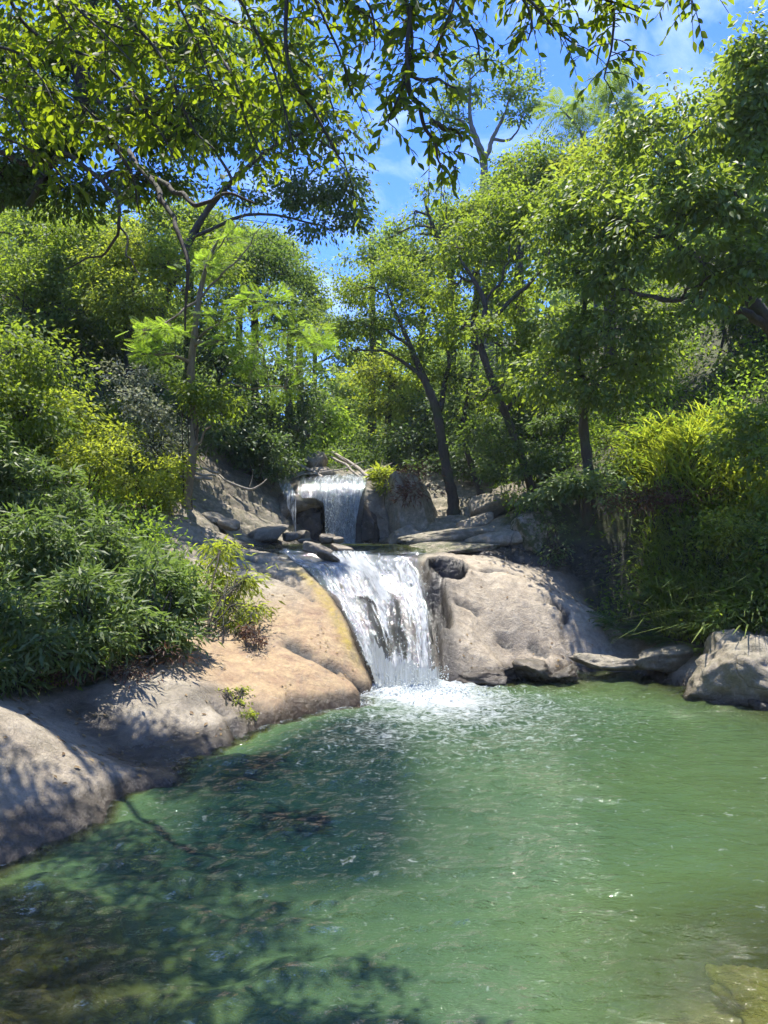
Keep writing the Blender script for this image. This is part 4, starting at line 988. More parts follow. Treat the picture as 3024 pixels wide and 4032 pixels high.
MORE = [('solid olive tree behind the large leaved tree at the right edge', 735, 240, 19, [(705, 120, 19, 32, 26), (745, 80, 19, 32, 34), (770, 150, 18.5, 30, 40), (700, 190, 19, 36, 30), (750, 240, 18.5, 36, 36), (690, 260, 18.5, 36, 30), (735, 310, 18, 38, 32), (670, 320, 18, 34, 28), (770, 360, 17.5, 30, 30), (715, 375, 17.5, 34, 24)], L_OLIVE, .12),
        ('yellowish tree between the tall sparse tree and the winding trunk', 475, 260, 25, [(465, 225, 25, 24, 18), (500, 215, 25, 26, 18), (480, 255, 24.5, 28, 20), (515, 250, 24.5, 28, 20), (450, 265, 24.5, 22, 16), (495, 290, 24, 28, 20)], L_YELL, .12),
        ('olive tree on the slope behind the flat spreading crown', 420, 300, 27, [(405, 255, 27, 22, 14), (430, 250, 27, 22, 16), (390, 285, 26.5, 24, 16), (425, 285, 26.5, 26, 18), (450, 310, 26, 24, 18), (400, 320, 26, 26, 18)], L_FAR, .13),
        ('green tree filling the slope below the mossy upright tree crown', 640, 400, 19.5, [(610, 380, 20, 28, 20), (650, 390, 19.5, 28, 20), (690, 400, 19, 28, 20), (730, 405, 18.5, 28, 20), (570, 400, 20.5, 26, 20)], L_OLIVE, .11),
        ('shaded tree behind the winding trunk at mid height', 520, 400, 22.5, [(505, 365, 22.5, 26, 20), (540, 385, 22.5, 26, 20), (480, 395, 22.8, 24, 18), (515, 420, 22.3, 26, 18), (455, 410, 23, 22, 16)], L_FINE, .12),
        ('lit tree high on the left slope under the boughs', 150, 250, 27, [(110, 225, 27, 32, 22), (150, 215, 27, 32, 22), (190, 225, 27, 30, 22), (130, 255, 26.5, 34, 24), (225, 240, 27, 26, 20), (175, 260, 26.5, 32, 22)], L_OLIVE, .13),
        ('hazy tree left of the sky gap behind the round topped tree', 290, 280, 33, [(255, 245, 33, 20, 14), (280, 250, 33, 20, 16), (300, 270, 33, 18, 14), (265, 275, 32.5, 24, 18), (240, 265, 32.5, 22, 16), (310, 295, 33, 16, 14)], L_FAR, .15),
        ('pale distant wood on the right skyline behind the tall sparse tree', 500, 230, 30, [(440, 222, 30, 22, 16), (468, 208, 30, 24, 18), (500, 195, 30, 26, 20), (535, 182, 29.5, 26, 20), (570, 172, 29, 26, 20), (520, 225, 29.5, 30, 22), (470, 245, 30, 26, 20), (560, 215, 29, 28, 22)], L_FAR, .14),
        ('distant wood on the left skyline under the leaning dark tree', 240, 260, 31, [(200, 232, 31, 26, 20), (228, 228, 31, 24, 18), (258, 238, 31.5, 22, 18), (282, 258, 32, 18, 16), (240, 262, 31, 26, 20), (215, 262, 31, 26, 20), (300, 282, 32, 16, 14)], L_FAR, .14),
        ('leafy tree at the far left edge under the boughs', 20, 260, 21, [(-10, 230, 21, 36, 26), (30, 225, 21, 36, 26), (70, 235, 21.5, 34, 24), (0, 275, 20.5, 38, 28), (50, 280, 20.5, 36, 26)], L_OLIVE, .115)]
for k, (lab, u, v, Y, bl, mt, sz) in enumerate(MORE):
    tree('slope_tree', lab, 'tree', [(u, v + 70, Y + .8, .14), (u + 3, v + 20, Y + .6, .11), (u, v - 25, Y + .4, .05)], bl, TI(sz, 4.2, 17, .42), mt, seed=90 + k)
# leafy mass in the valley between the banks
VAL = [('bright yellow green tree in the valley directly behind the upper waterfall', 390, 395, 27, [(372, 372, 27, 22, 16), (395, 385, 27, 22, 18), (410, 400, 26, 20, 18), (380, 405, 27, 20, 16), (405, 430, 26, 24, 18)], L_YELL),
       ('hazy green valley tree left of the bright yellow green one', 350, 420, 32, [(345, 380, 32, 16, 18), (360, 400, 32, 16, 20), (345, 415, 31, 16, 18), (362, 435, 30, 18, 18)], L_FAR),
       ('small lit bush tree above the driftwood at the head of the falls', 325, 430, 26, [(322, 412, 26, 14, 12), (335, 425, 26, 14, 12), (318, 435, 25.5, 14, 10)], L_LIME),
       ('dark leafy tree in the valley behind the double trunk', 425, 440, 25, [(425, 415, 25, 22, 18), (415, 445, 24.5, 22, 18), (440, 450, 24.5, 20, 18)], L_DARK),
       ('distant pale tree closing the valley under the sky gap', 315, 330, 42, [(300, 318, 42, 18, 12), (325, 312, 42, 18, 12), (345, 330, 42, 18, 14), (315, 340, 41, 22, 14), (350, 360, 41, 16, 14)], L_FAR),
       ('distant round tree right of the palest one in the gap', 378, 345, 44, [(372, 330, 44, 18, 14), (385, 350, 44, 16, 14), (365, 358, 44, 16, 12)], L_FAR)]
for k, (lab, u, v, Y, bl, mt) in enumerate(VAL):
    tree('valley_tree', lab, 'tree', [(u, v + 60, Y, .14), (u, v + 10, Y, .11), (u, v - 20, Y, .05)], bl, OV(.15, 3.6, 15, .5), mt, seed=30 + k)

# ------------------------------------------------------------------ trees on the left bank
LB = [('small leaved tree on the left bank, upper one under the overhanging boughs', 60, 300, 19.5, [(40, 260, 19, 42, 34), (95, 250, 19.5, 40, 30), (20, 310, 18.5, 38, 34), (75, 310, 19, 40, 30), (120, 290, 20, 34, 26)], L_OLIVE, .11),
      ('shadowed small leaved tree at the left edge above the shrubs', 20, 390, 13, [(10, 350, 12.5, 40, 36), (45, 370, 13, 34, 30), (-20, 400, 12, 40, 40), (30, 410, 12.5, 36, 26)], L_OLIVE, .09),
      ('sunlit yellow green tree behind the hanging bare branch', 130, 280, 19, [(105, 265, 19, 34, 24), (140, 245, 19, 32, 24), (170, 265, 19, 32, 26), (125, 300, 18.5, 34, 24), (165, 310, 18.5, 30, 22)], L_YELL, .10),
      ('leafy left bank tree with greyish leaves above the pale shrub', 120, 350, 20.5, [(95, 335, 20, 32, 24), (130, 345, 20.5, 30, 24), (160, 340, 21, 28, 22), (110, 370, 20, 30, 20)], L_FINE, .10),
      ('round topped dark green tree left of the valley gap', 255, 290, 25, [(235, 262, 25, 24, 20), (262, 255, 25, 22, 18), (285, 275, 25, 22, 20), (248, 290, 24.5, 26, 20), (280, 305, 24.5, 24, 18), (225, 300, 24, 24, 20)], L_FINE, .12),
      ('yellow tinted tree stepping down to the valley gap', 300, 320, 27, [(290, 285, 27, 18, 14), (305, 305, 27, 18, 14), (280, 330, 26, 22, 18), (308, 335, 26.5, 18, 14)], L_FAR, .13),
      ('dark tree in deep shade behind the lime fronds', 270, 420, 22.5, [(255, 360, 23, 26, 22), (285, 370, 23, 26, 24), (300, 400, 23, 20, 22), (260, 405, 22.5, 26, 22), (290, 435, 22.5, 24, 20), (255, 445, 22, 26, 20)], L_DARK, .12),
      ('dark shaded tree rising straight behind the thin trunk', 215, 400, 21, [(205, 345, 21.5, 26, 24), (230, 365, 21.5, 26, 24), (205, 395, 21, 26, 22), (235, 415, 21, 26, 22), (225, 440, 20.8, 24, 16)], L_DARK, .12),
      ('tree with small bright leaves high on the left slope', 190, 270, 22, [(190, 250, 22, 30, 22), (215, 270, 22, 26, 20), (180, 290, 22, 28, 22), (205, 315, 21.5, 30, 20)], L_OLIVE, .11)]
for k, (lab, u, v, Y, bl, mt, sz) in enumerate(LB):
    tree('bank_tree', lab, 'tree', [(u, v + 80, Y + .6, .13), (u, v + 20, Y + .4, .11), (u + 4, v - 20, Y + .2, .05)], bl, (TI(sz, 5.0, 20, .40) if Y < 20 else OV(sz, 4.2, 16, .45)), mt, seed=40 + k)

# the thin trunk with feathery lime fronds
tree('thin_trunk_tree', 'slim tan trunked tree on the left slab with feathery lime fronds', 'tree',
     [(187, 503, 16.4, .085), (192, 460, 16.4, .085), (194, 420, 16.4, .08), (192, 380, 16.4, .08), (194, 340, 16.4, .07), (198, 300, 16.4, .06), (208, 262, 16.4, .04), (222, 232, 16.4, .02)],
     [(145, 332, 16, 18, 5), (168, 326, 16, 18, 5), (215, 318, 16, 18, 6), (252, 302, 15.6, 24, 6), (272, 300, 15.8, 18, 5), (290, 330, 15.8, 24, 7), (315, 342, 16, 16, 7), (262, 345, 16, 22, 6), (285, 388, 16, 24, 7), (250, 368, 16, 18, 5), (232, 242, 16.4, 16, 6), (205, 268, 16.4, 18, 6), (300, 368, 16, 18, 6), (225, 340, 16, 18, 5), (155, 355, 16, 14, 5)],
     FR(.27, 2.6, 4.5, .24, droop=.12, up=2.6, shell=.2), L_LIME, seed=60, bark=BARK_TAN,
     limbs=[[(194, 452, 16.4, .03), (203, 436, 16.3, .026), (215, 420, 16.2, .02)], [(194, 340, 16.4, .03), (230, 320, 16.1, .02), (268, 306, 15.8, .01)], [(193, 390, 16.4, .025), (235, 385, 16.1, .018), (285, 385, 16, .01)],
            [(198, 300, 16.4, .03), (170, 320, 16.1, .02), (145, 332, 16, .01)], [(198, 300, 16.4, .03), (240, 255, 16.2, .016), (268, 218, 16.1, .008)], [(208, 262, 16.4, .02), (228, 235, 16.3, .014), (250, 205, 16.2, .007)]])
shrub('leafy creeper bush clinging to the thin tan trunk', [(205, 400, 16.2, 22, 18), (225, 405, 16.2, 18, 16), (190, 385, 16.2, 14, 14)], TI(.10, 6, 16, .26), L_OLIVE, 61, foot=(187, 503, 16.5), nstem=3)

tree('leaning_tree', 'tall dark fine leaved tree leaning from the left slope toward the sky gap', 'tree',
     [(140, 400, 21, .13), (165, 300, 20.5, .11), (205, 215, 20, .085), (255, 160, 19.5, .06), (300, 135, 19, .04), (335, 150, 19, .02)],
     [(265, 100, 19.5, 34, 30), (310, 125, 19.2, 32, 30), (340, 180, 19, 22, 24), (356, 212, 19, 16, 18), (300, 185, 19.2, 30, 22), (280, 45, 19.5, 36, 32), (335, 85, 19.2, 24, 32), (240, 150, 19.8, 32, 26), (350, 130, 19, 18, 24), (320, 225, 19.2, 20, 12), (200, 65, 20, 44, 34), (195, 125, 20, 40, 32), (230, 190, 20, 34, 20)],
     dict(TI(.13, 4.5, 18, .40, droop=.7), gap=-.02), L_FINE, seed=71)
# ------------------------------------------------------------------ overhanging trees, upper left
def bough_tree():
    """the fine leaved tree whose boughs hang over the pool"""
    return tree('overhanging_tree', 'dark fine leaved tree whose crooked boughs hang over the left bank', 'tree',
     [(-70, 560, 10.6, .20), (-60, 470, 10.6, .18), (-60, 350, 10.4, .15), (-35, 240, 10.2, .13), (25, 178, 10, .115), (78, 118, 9.8, .11), (82, 60, 9.6, .09), (92, 5, 9.3, .07), (110, -60, 9.2, .04)],
     [(55, 120, 9.60, 46, 40), (130, 110, 9.80, 46, 36), (20, 60, 9.80, 44, 40), (110, 40, 9.80, 50, 36), (205, 55, 9.8, 46, 36, .6, .02), (200, 120, 9.8, 44, 32, .6, .02), (245, 90, 9.8, 34, 32, .5, .06), (150, 185, 10.00, 38, 20), (60, 195, 9.80, 44, 22), (0, 175, 9.60, 40, 30)],
     dict(TI(.085, 11.0, 22, .26, droop=.7), gap=-.12), L_FINE, seed=70,
     limbs=[[(30, 205, 9.55, .07), (58, 152, 9.40, .06), (95, 176, 9.20, .05), (118, 196, 8.90, .04), (121, 232, 8.82, .03), (95, 258, 9.00, .02), (68, 272, 9.00, .01)],
            [(121, 225, 8.82, .025), (128, 255, 8.65, .018), (136, 272, 8.45, .008)],
            [(78, 118, 9.40, .07), (120, 150, 8.95, .06), (152, 178, 8.05, .055), (166, 205, 7.61, .045), (182, 240, 7.22, .035), (188, 275, 7.07, .028), (186, 330, 7.12, .012)],
            [(152, 178, 8.05, .04), (180, 196, 7.35, .04), (196, 206, 7.10, .035), (208, 194, 7.10, .03), (228, 194, 7.10, .025), (256, 204, 7.10, .012)],
            [(82, 70, 9.40, .06), (96, 85, 9.30, .05), (108, 112, 9.20, .04), (135, 140, 8.57, .03)],
            [(50, 170, 9.50, .07), (20, 160, 9.30, .06), (-30, 150, 9.20, .03)]], limb_k=.6)
bough_tree()

def near_tree():
    """the tree overhead: large backlit leaves on drooping twigs; the leaves that show largest are objects of their own"""
    rng = np.random.default_rng(77)
    base = np.array([-5.2, 4.6, float(H(-5.2, 4.6))])
    root = empty('overhead_tree', base); tag(root, 'nearest tree with large backlit leaves hanging into the top of the view', 'tree')
    tk = catmull(np.array([[*(base + (0, 0, -.2)), .24], [-5.1, 4.6, 3, .2], [-4.8, 4.8, 5.0, .17], [-4.0, 5.0, 6.6, .13], [-2.8, 5.2, 7.4, .10], [-1.0, 5.2, 7.7, .07], [1.0, 5.1, 7.5, .04]]), 50)
    g = Geo(); g.tube(tk[:, :3], tk[:, 3], 9); g.build('trunk', BARK, root, base)
    B = [[(-90, 30, 5.6), (0, 40, 5.3), (35, 70, 5.2), (55, 105, 5.1)], [(-60, -60, 5.4), (40, -20, 5.2), (90, 20, 5.1), (130, 60, 5.0)], [(-80, 90, 5.4), (0, 95, 5.2), (25, 130, 5.1)],
         [(60, -80, 5.4), (150, -30, 5.1), (190, 30, 5.0), (215, 90, 4.9)], [(120, -90, 5.4), (220, -30, 5.2), (260, 40, 5.1), (285, 110, 5.0), (295, 160, 4.9)], [(200, -80, 5.4), (300, -20, 5.2), (335, 40, 5.1), (352, 95, 5.0)],
         [(200, 20, 5.4), (230, 80, 5.2), (250, 130, 5.1), (265, 165, 5.0)], [(300, -80, 5.2), (390, -30, 5.0), (412, 30, 4.8), (402, 85, 4.7), (388, 122, 4.65)], [(404, 72, 4.72), (418, 105, 4.7), (430, 140, 4.7), (442, 168, 4.7)],
         [(320, -70, 5.2), (430, -25, 5.0), (470, 20, 4.9), (480, 60, 4.85)], [(340, -70, 5.2), (460, -35, 5.0), (520, -5, 4.9), (556, 30, 4.85), (575, 45, 4.85)], [(400, -80, 5.2), (540, -30, 5.0), (600, -5, 4.9), (640, 12, 4.85)],
         [(560, -30, 5.0), (608, 0, 4.9), (612, 40, 4.85), (604, 78, 4.8)], [(330, -60, 5.2), (372, 0, 5.0), (375, 50, 4.9)], [(500, -40, 5.0), (530, 10, 4.9), (528, 40, 4.85)], [(100, -20, 5.3), (160, 60, 5.1), (195, 125, 5.0), (215, 150, 5.0)],
         [(380, -60, 5.0), (450, -10, 4.9), (440, 40, 4.8), (425, 60, 4.8)], [(260, -60, 5.2), (330, -10, 5.1), (375, 20, 5.0)], [(20, -60, 5.2), (60, 10, 5.1), (85, 40, 5.0)], [(285, 40, 5.1), (315, 110, 5.0), (335, 150, 5.0), (345, 165, 5.0)], [(680, -60, 5.0), (690, -20, 4.9), (692, 2, 4.85)],
         [(-40, 60, 5.6), (60, 90, 5.5), (110, 130, 5.4)], [(20, 20, 5.7), (110, 70, 5.6), (160, 130, 5.5), (175, 160, 5.5)], [(60, 0, 5.8), (170, 50, 5.7), (240, 110, 5.6)], [(180, -20, 5.8), (270, 40, 5.7), (320, 80, 5.6), (340, 130, 5.6)], [(-60, 120, 5.6), (30, 150, 5.5), (70, 185, 5.4)], [(90, 110, 5.6), (130, 170, 5.5), (140, 215, 5.5)], [(430, 120, 4.7), (450, 130, 4.7), (462, 140, 4.7)], [(402, 60, 4.7), (440, 80, 4.7), (462, 90, 4.7)]]
    C, D, Nn, S, T, who = [], [], [], [], [], []
    brs = []
    for bi, b in enumerate(B):
        p = np.array([P(*q) for q in b])
        # hook the bough to the limb overhead
        if b[0][1] < 65 or b[0][0] < 0:
            a = tk[20:, :3]; k = np.linalg.norm(a - p[0], axis=1).argmin(); p = np.vstack([a[k], (a[k] + p[0]) / 2 + (0, 0, .1), p])
        path = wob(catmull(p, 12 * len(p)), rng, .02); g = Geo()
        g.tube(path, np.linspace(.020, .005, len(path)), 5)
        L = np.concatenate([[0], np.cumsum(np.linalg.norm(np.diff(path, axis=0), axis=1))])
        vis = [i for i in range(len(path)) if path[i, 2] < CAMZ + (HOR + 60) / F * path[i, 1]]
        step = .043
        for s in np.arange(L[vis[0]], L[-1], step):
            i = min(np.searchsorted(L, s), len(path) - 1); o = path[i]
            sd = norm(rng.normal(0, 1, 3) * np.array([1, .8, .35])); ln = rng.uniform(.12, .30)
            tw = np.array([o + ln * (sd * t + np.array([0, 0, -.55 * t * t])) for t in np.linspace(0, 1, 5)])
            g.tube(tw, np.linspace(.004, .002, 5), 3)
            nl = rng.integers(5, 9)
            for q in range(nl):
                t = (q + 1) / nl; c = o + ln * (sd * t + np.array([0, 0, -.55 * t * t]))
                side = norm(np.cross(sd, [0, 0, 1])) * (1 if q % 2 else -1)
                d = norm(sd * .6 + side * .7 + np.array([0, 0, -.75]) + rng.normal(0, .28, 3))
                nn = norm(np.array([0, 0, .8]) + rng.normal(0, .6, 3) + sd * .3)
                C.append(c); D.append(d); Nn.append(nn); S.append(rng.uniform(.055, .092)); T.append(np.clip(rng.normal(.5, .28), 0, 1)); who.append(bi)
        brs.append(g.build('branch', BARK, root, base))
    C, D, Nn, S, T, who = map(np.array, (C, D, Nn, S, T, who))
    hb = [(-60, -120, 6.2, 90, 50), (60, -110, 6.4, 90, 60), (180, -120, 6.6, 90, 60), (-80, 20, 6.4, 50, 60), (120, -60, 7.2, 90, 40), (40, 30, 7.8, 60, 40), (150, 40, 7.8, 60, 36), (240, 70, 8.0, 50, 32), (20, 110, 7.6, 44, 34), (110, 110, 7.8, 46, 30)]
    fc = foliage(rng, hb, **lf('tiny', .10, 5, 12, .25, droop=.7))
    leaves('crown', fc[0], fc[1], fc[2], fc[3], fc[4], 'tiny', L_NEAR, root, base)
    u = 384 + F * C[:, 0] / C[:, 1]; v = HOR - F * (C[:, 2] - CAMZ) / C[:, 1]
    score = S / C[:, 1] * ((u > -5) & (u < 773) & (v > -5)) * (1 + .5 * rng.random(len(C)) + .6 * (u > 350))
    top = np.argsort(-score)[:300]; rest = np.setdiff1d(np.arange(len(C)), top)
    Tv, Tf = TPL['near']; pool_ = []
    for k in range(6):                                                    # six leaf meshes shared by all the single leaves
        vv = Tv.copy(); vv[:, 2] += (-.10 + .04 * k) * vv[:, 1] ** 2; vv[:, 0] *= .9 + .05 * k
        ob = mesh('leaf', vv, Tf, L_NEAR, attrs=dict(tint=np.full(len(vv), .1 + .16 * k))); pool_.append(ob.data); bpy.data.objects.remove(ob)
    from mathutils import Matrix
    for i in top:
        d = norm(D[i]); s = norm(np.cross(d, Nn[i])); n = np.cross(s, d); par = brs[who[i]]
        ob = bpy.data.objects.new('leaf', pool_[int(T[i] * 5.99)]); COL.objects.link(ob); ob.parent = par
        M = Matrix.Identity(4)
        for r in range(3):
            M[r][0], M[r][1], M[r][2], M[r][3] = S[i] * s[r], S[i] * d[r], S[i] * n[r], C[i][r] - base[r]
        ob.matrix_local = M
    leaves('leaves', C[rest], D[rest], Nn[rest], S[rest], T[rest], 'near', L_NEAR, root, base, stuff=True)
near_tree()

# ------------------------------------------------------------------ shrubs
WH = lambda size=.17, per=7, m=6, rc=.28, **k: lf('whorl', size, per, m, rc, **k)
LANCE = [('lance leaved shrub nearest the frame edge, low over the grey slab', [(15, 620, 9.0, 34, 36), (40, 650, 8.9, 30, 24), (0, 680, 8.6, 28, 20)], (20, 690)),
         ('lance leaved shrub in the middle of the near left bank', [(75, 600, 9.6, 36, 34), (110, 620, 9.6, 34, 30), (80, 645, 9.3, 34, 22)], (90, 680)),
         ('lance leaved shrub leaning right toward the orange slab', [(150, 590, 10.6, 36, 34), (180, 600, 10.8, 26, 34), (150, 635, 10.4, 38, 24), (190, 640, 10.6, 18, 14)], (150, 665)),
         ('upper lance leaved shrub against the left frame edge', [(15, 540, 10.2, 38, 34), (55, 550, 10.4, 32, 32), (-20, 580, 9.8, 36, 34)], (20, 600)),
         ('upper lance leaved shrub below the yellow green bushes', [(85, 540, 11.6, 34, 28), (125, 565, 11.8, 32, 24), (155, 570, 12.0, 24, 20)], (120, 600)),
         ('tallest blue green lance leaved shrub at the left edge', [(20, 480, 11.6, 36, 30), (60, 490, 12, 32, 26), (-20, 460, 11.4, 34, 36)], (20, 540))]
for k, (lab, bl, ft) in enumerate(LANCE):
    shrub(lab, bl, lf('lance', .15, 9, 15, .20, droop=.25, up=.6), L_LANCE, 100 + k, foot=ft, nstem=9)
shrub('slender willow leaved shrub with sunny tips on the orange slab', [(215, 560, 13.0, 26, 18), (235, 585, 12.8, 22, 16), (225, 615, 12.2, 22, 16), (252, 612, 12.2, 14, 12), (200, 590, 12.6, 20, 20)], lf('lance', .13, 7, 15, .22, droop=.7), L_YELL, 110, foot=(205, 640), nstem=12)
shrub('reddish twiggy sprig hanging on the orange slab', [(258, 640, 11.6, 12, 8), (248, 632, 11.7, 10, 6)], lf('lance', .07, 14, 14, .12, droop=.6), L_REDDISH, 111, foot=(238, 632), nstem=6)
shrub('brown dry sprays under the lance leaved shrubs', [(165, 655, 10.0, 24, 8), (120, 668, 9.6, 26, 10), (60, 672, 9.2, 34, 10)], lf('lance', .08, 8, 13, .2, droop=.5), L_REDDISH, 112, foot=(120, 672), nstem=8)
shrub('little yellow flowering creeper on the grey and orange slab edge', [(232, 702, 9.9, 10, 4), (240, 690, 10.2, 4, 10), (222, 694, 10.0, 8, 4), (246, 714, 9.7, 9, 4)], lf('tiny', .045, 30, 12, .08), L_YELL, 113, foot=(232, 704), nstem=5)
YG = [('yellow green leafy bush on the left slope, highest', [(62, 402, 15, 22, 14), (85, 412, 15, 16, 12), (50, 420, 14.6, 24, 12)], L_YELL, (60, 445), 'tiny', .12),
      ('feathery yellow green bush just left of the thin trunk', [(150, 490, 15.6, 26, 20), (170, 505, 15.8, 18, 12), (130, 475, 15.4, 24, 18), (160, 465, 16, 22, 14)], L_YELL, (150, 515), 'tiny', .085),
      ('mid slope yellow bush above the lance leaved shrubs', [(100, 455, 14.6, 30, 18), (60, 460, 14, 28, 16), (125, 440, 15.4, 26, 16)], L_YELL, (90, 500), 'tiny', .09),
      ('pale silvery shrub spilling down the slope above the thin trunk', [(140, 400, 17, 22, 16), (160, 420, 17, 20, 18), (178, 440, 17.2, 14, 14), (130, 375, 17.2, 20, 14)], L_PALE, (155, 455), 'tiny', .085),
      ('dry straw coloured bush beneath the pale silvery shrub', [(150, 445, 16.6, 22, 12), (172, 462, 16.8, 14, 8)], L_PALE, (160, 470), 'lance', .10),
      ('dark round leaved bush left of the yellow green bush', [(25, 420, 13.6, 30, 20), (10, 440, 13.2, 28, 18), (45, 440, 13.6, 24, 14)], L_FINE, (20, 470), 'oval', .11),
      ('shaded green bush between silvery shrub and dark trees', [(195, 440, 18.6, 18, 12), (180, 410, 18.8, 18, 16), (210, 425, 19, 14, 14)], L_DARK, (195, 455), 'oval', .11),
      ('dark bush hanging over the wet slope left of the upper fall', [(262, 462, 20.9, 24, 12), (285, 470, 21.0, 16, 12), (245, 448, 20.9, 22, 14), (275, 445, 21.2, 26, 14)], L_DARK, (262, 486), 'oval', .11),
      ('sunlit bush on the bank above the dark flat topped rock', [(310, 445, 23.2, 14, 8), (325, 455, 23.2, 12, 7), (300, 432, 23.4, 14, 9)], L_LIME, (318, 462), 'tiny', .11),
      ('yellow grass like tuft on the shoulder of the upper ledge', [(388, 484, 20.7, 10, 8), (382, 476, 20.8, 8, 5)], L_YELL, (386, 492), 'lance', .22),
      ('sparse dry plants on the tall broken rock', [(418, 490, 19.8, 14, 14), (412, 472, 20.2, 14, 6)], L_REDDISH, (420, 500), 'lance', .15),
      ('bush with pale leaves overhanging the dark hollow of the right bank', [(560, 488, 16.4, 26, 12), (590, 482, 16.2, 26, 14), (620, 492, 15.8, 22, 14), (540, 500, 16.8, 14, 8)], L_LANCE, (585, 512), 'oval', .12),
      ('reddish brown weeds at the brink of the right bank hollow', [(650, 498, 15.0, 26, 10), (625, 505, 15.2, 18, 8), (690, 500, 14.6, 24, 10)], L_REDDISH, (650, 510), 'lance', .11),
      ('bright green bush above the pale leaved overhanging bush', [(620, 455, 17, 26, 18), (650, 440, 17, 24, 18), (600, 435, 17.6, 22, 18)], L_OLIVE, (625, 478), 'tiny', .10),
      ('shaded bush under the large leaved tree at the right edge', [(735, 440, 14.2, 30, 20), (768, 470, 13.4, 24, 26), (760, 430, 13.6, 26, 22)], L_OLIVE, (750, 480), 'oval', .11),
      ('sunlit weed clump on the right bank below the bright grass', [(745, 525, 13.2, 26, 16), (768, 550, 12.8, 18, 20), (720, 535, 13.4, 20, 14)], L_YELL, (745, 550), 'tiny', .085),
      ('leafy weeds above the large tan boulder', [(735, 610, 12.3, 24, 16), (765, 600, 12.1, 16, 20), (705, 622, 12.6, 20, 12)], L_OLIVE, (735, 630), 'tiny', .085),
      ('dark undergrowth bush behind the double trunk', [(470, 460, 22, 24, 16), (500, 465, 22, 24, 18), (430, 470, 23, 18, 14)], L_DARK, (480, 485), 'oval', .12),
      ('leafy bush in front of the winding trunk above the ledges', [(505, 445, 17.9, 24, 20), (530, 458, 17.7, 22, 16), (478, 435, 18.6, 20, 18), (495, 470, 18.0, 20, 12)], L_FINE, (510, 490), 'tiny', .10),
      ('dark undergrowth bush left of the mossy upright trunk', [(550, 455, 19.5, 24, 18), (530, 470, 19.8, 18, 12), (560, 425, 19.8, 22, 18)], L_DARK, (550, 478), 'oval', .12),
      ('shaded creeper hanging over the mossy boulder', [(548, 520, 16.3, 12, 10), (556, 545, 16.0, 10, 18)], L_DARK, (556, 560), 'tiny', .07)]
for k, (lab, bl, mt, ft, kd, sz) in enumerate(YG):
    shrub(lab, bl, lf(kd, sz, 5.5, 17, .30, droop=.4 if kd != 'lance' else .1), mt, 130 + k, foot=ft, nstem=6)

# ferns at the foot of the right bank
FERNS = [('fern in the shade, leftmost at the foot of the dark bank', 612, 612, 14.2, .55), ('fern hanging beside the leftmost shaded fern', 630, 622, 13.9, .60), ('fern with long fronds right above the low dark rock', 655, 628, 13.5, .62),
         ('small fern under the bank between long fronds and grass', 676, 618, 13.3, .50), ('pale sunlit fern above the large tan boulder', 728, 588, 12.7, .55), ('sunlit fern at the frame edge on the right bank', 756, 575, 12.4, .5),
         ('low fern touching the large tan boulder', 700, 640, 12.7, .45), ('shaded fern higher on the dark bank wall', 640, 585, 14.3, .5)]
for k, (lab, u, v, Y, L) in enumerate(FERNS):
    rng = np.random.default_rng(200 + k); f = P(u, v, Y); f[2] = max(float(H(f[0], f[1])), f[2] - .3)
    n = 13; a = rng.uniform(0, 6.28, n); d = np.stack([np.cos(a), np.sin(a) - .25, rng.uniform(.1, .7, n)], 1)
    root = empty('fern', f); tag(root, lab, 'fern', 'ferns on the right bank')
    nn = np.tile([0, 0, 1.0], (n, 1)) + rng.normal(0, .2, (n, 3)); v_, f_, t_ = leaf_arrays(f + rng.normal(0, .03, (n, 3)), d, nn, L * rng.uniform(.7, 1.15, n), np.clip(rng.normal(.5, .25, n), 0, 1), 'fern')
    for q in range(n):
        nv = len(TPL['fern'][0]); mesh('frond', v_[q * nv:(q + 1) * nv] - f, TPL['fern'][1], L_OLIVE if k > 3 else L_DARK, root, attrs=dict(tint=t_[q * nv:(q + 1) * nv]))

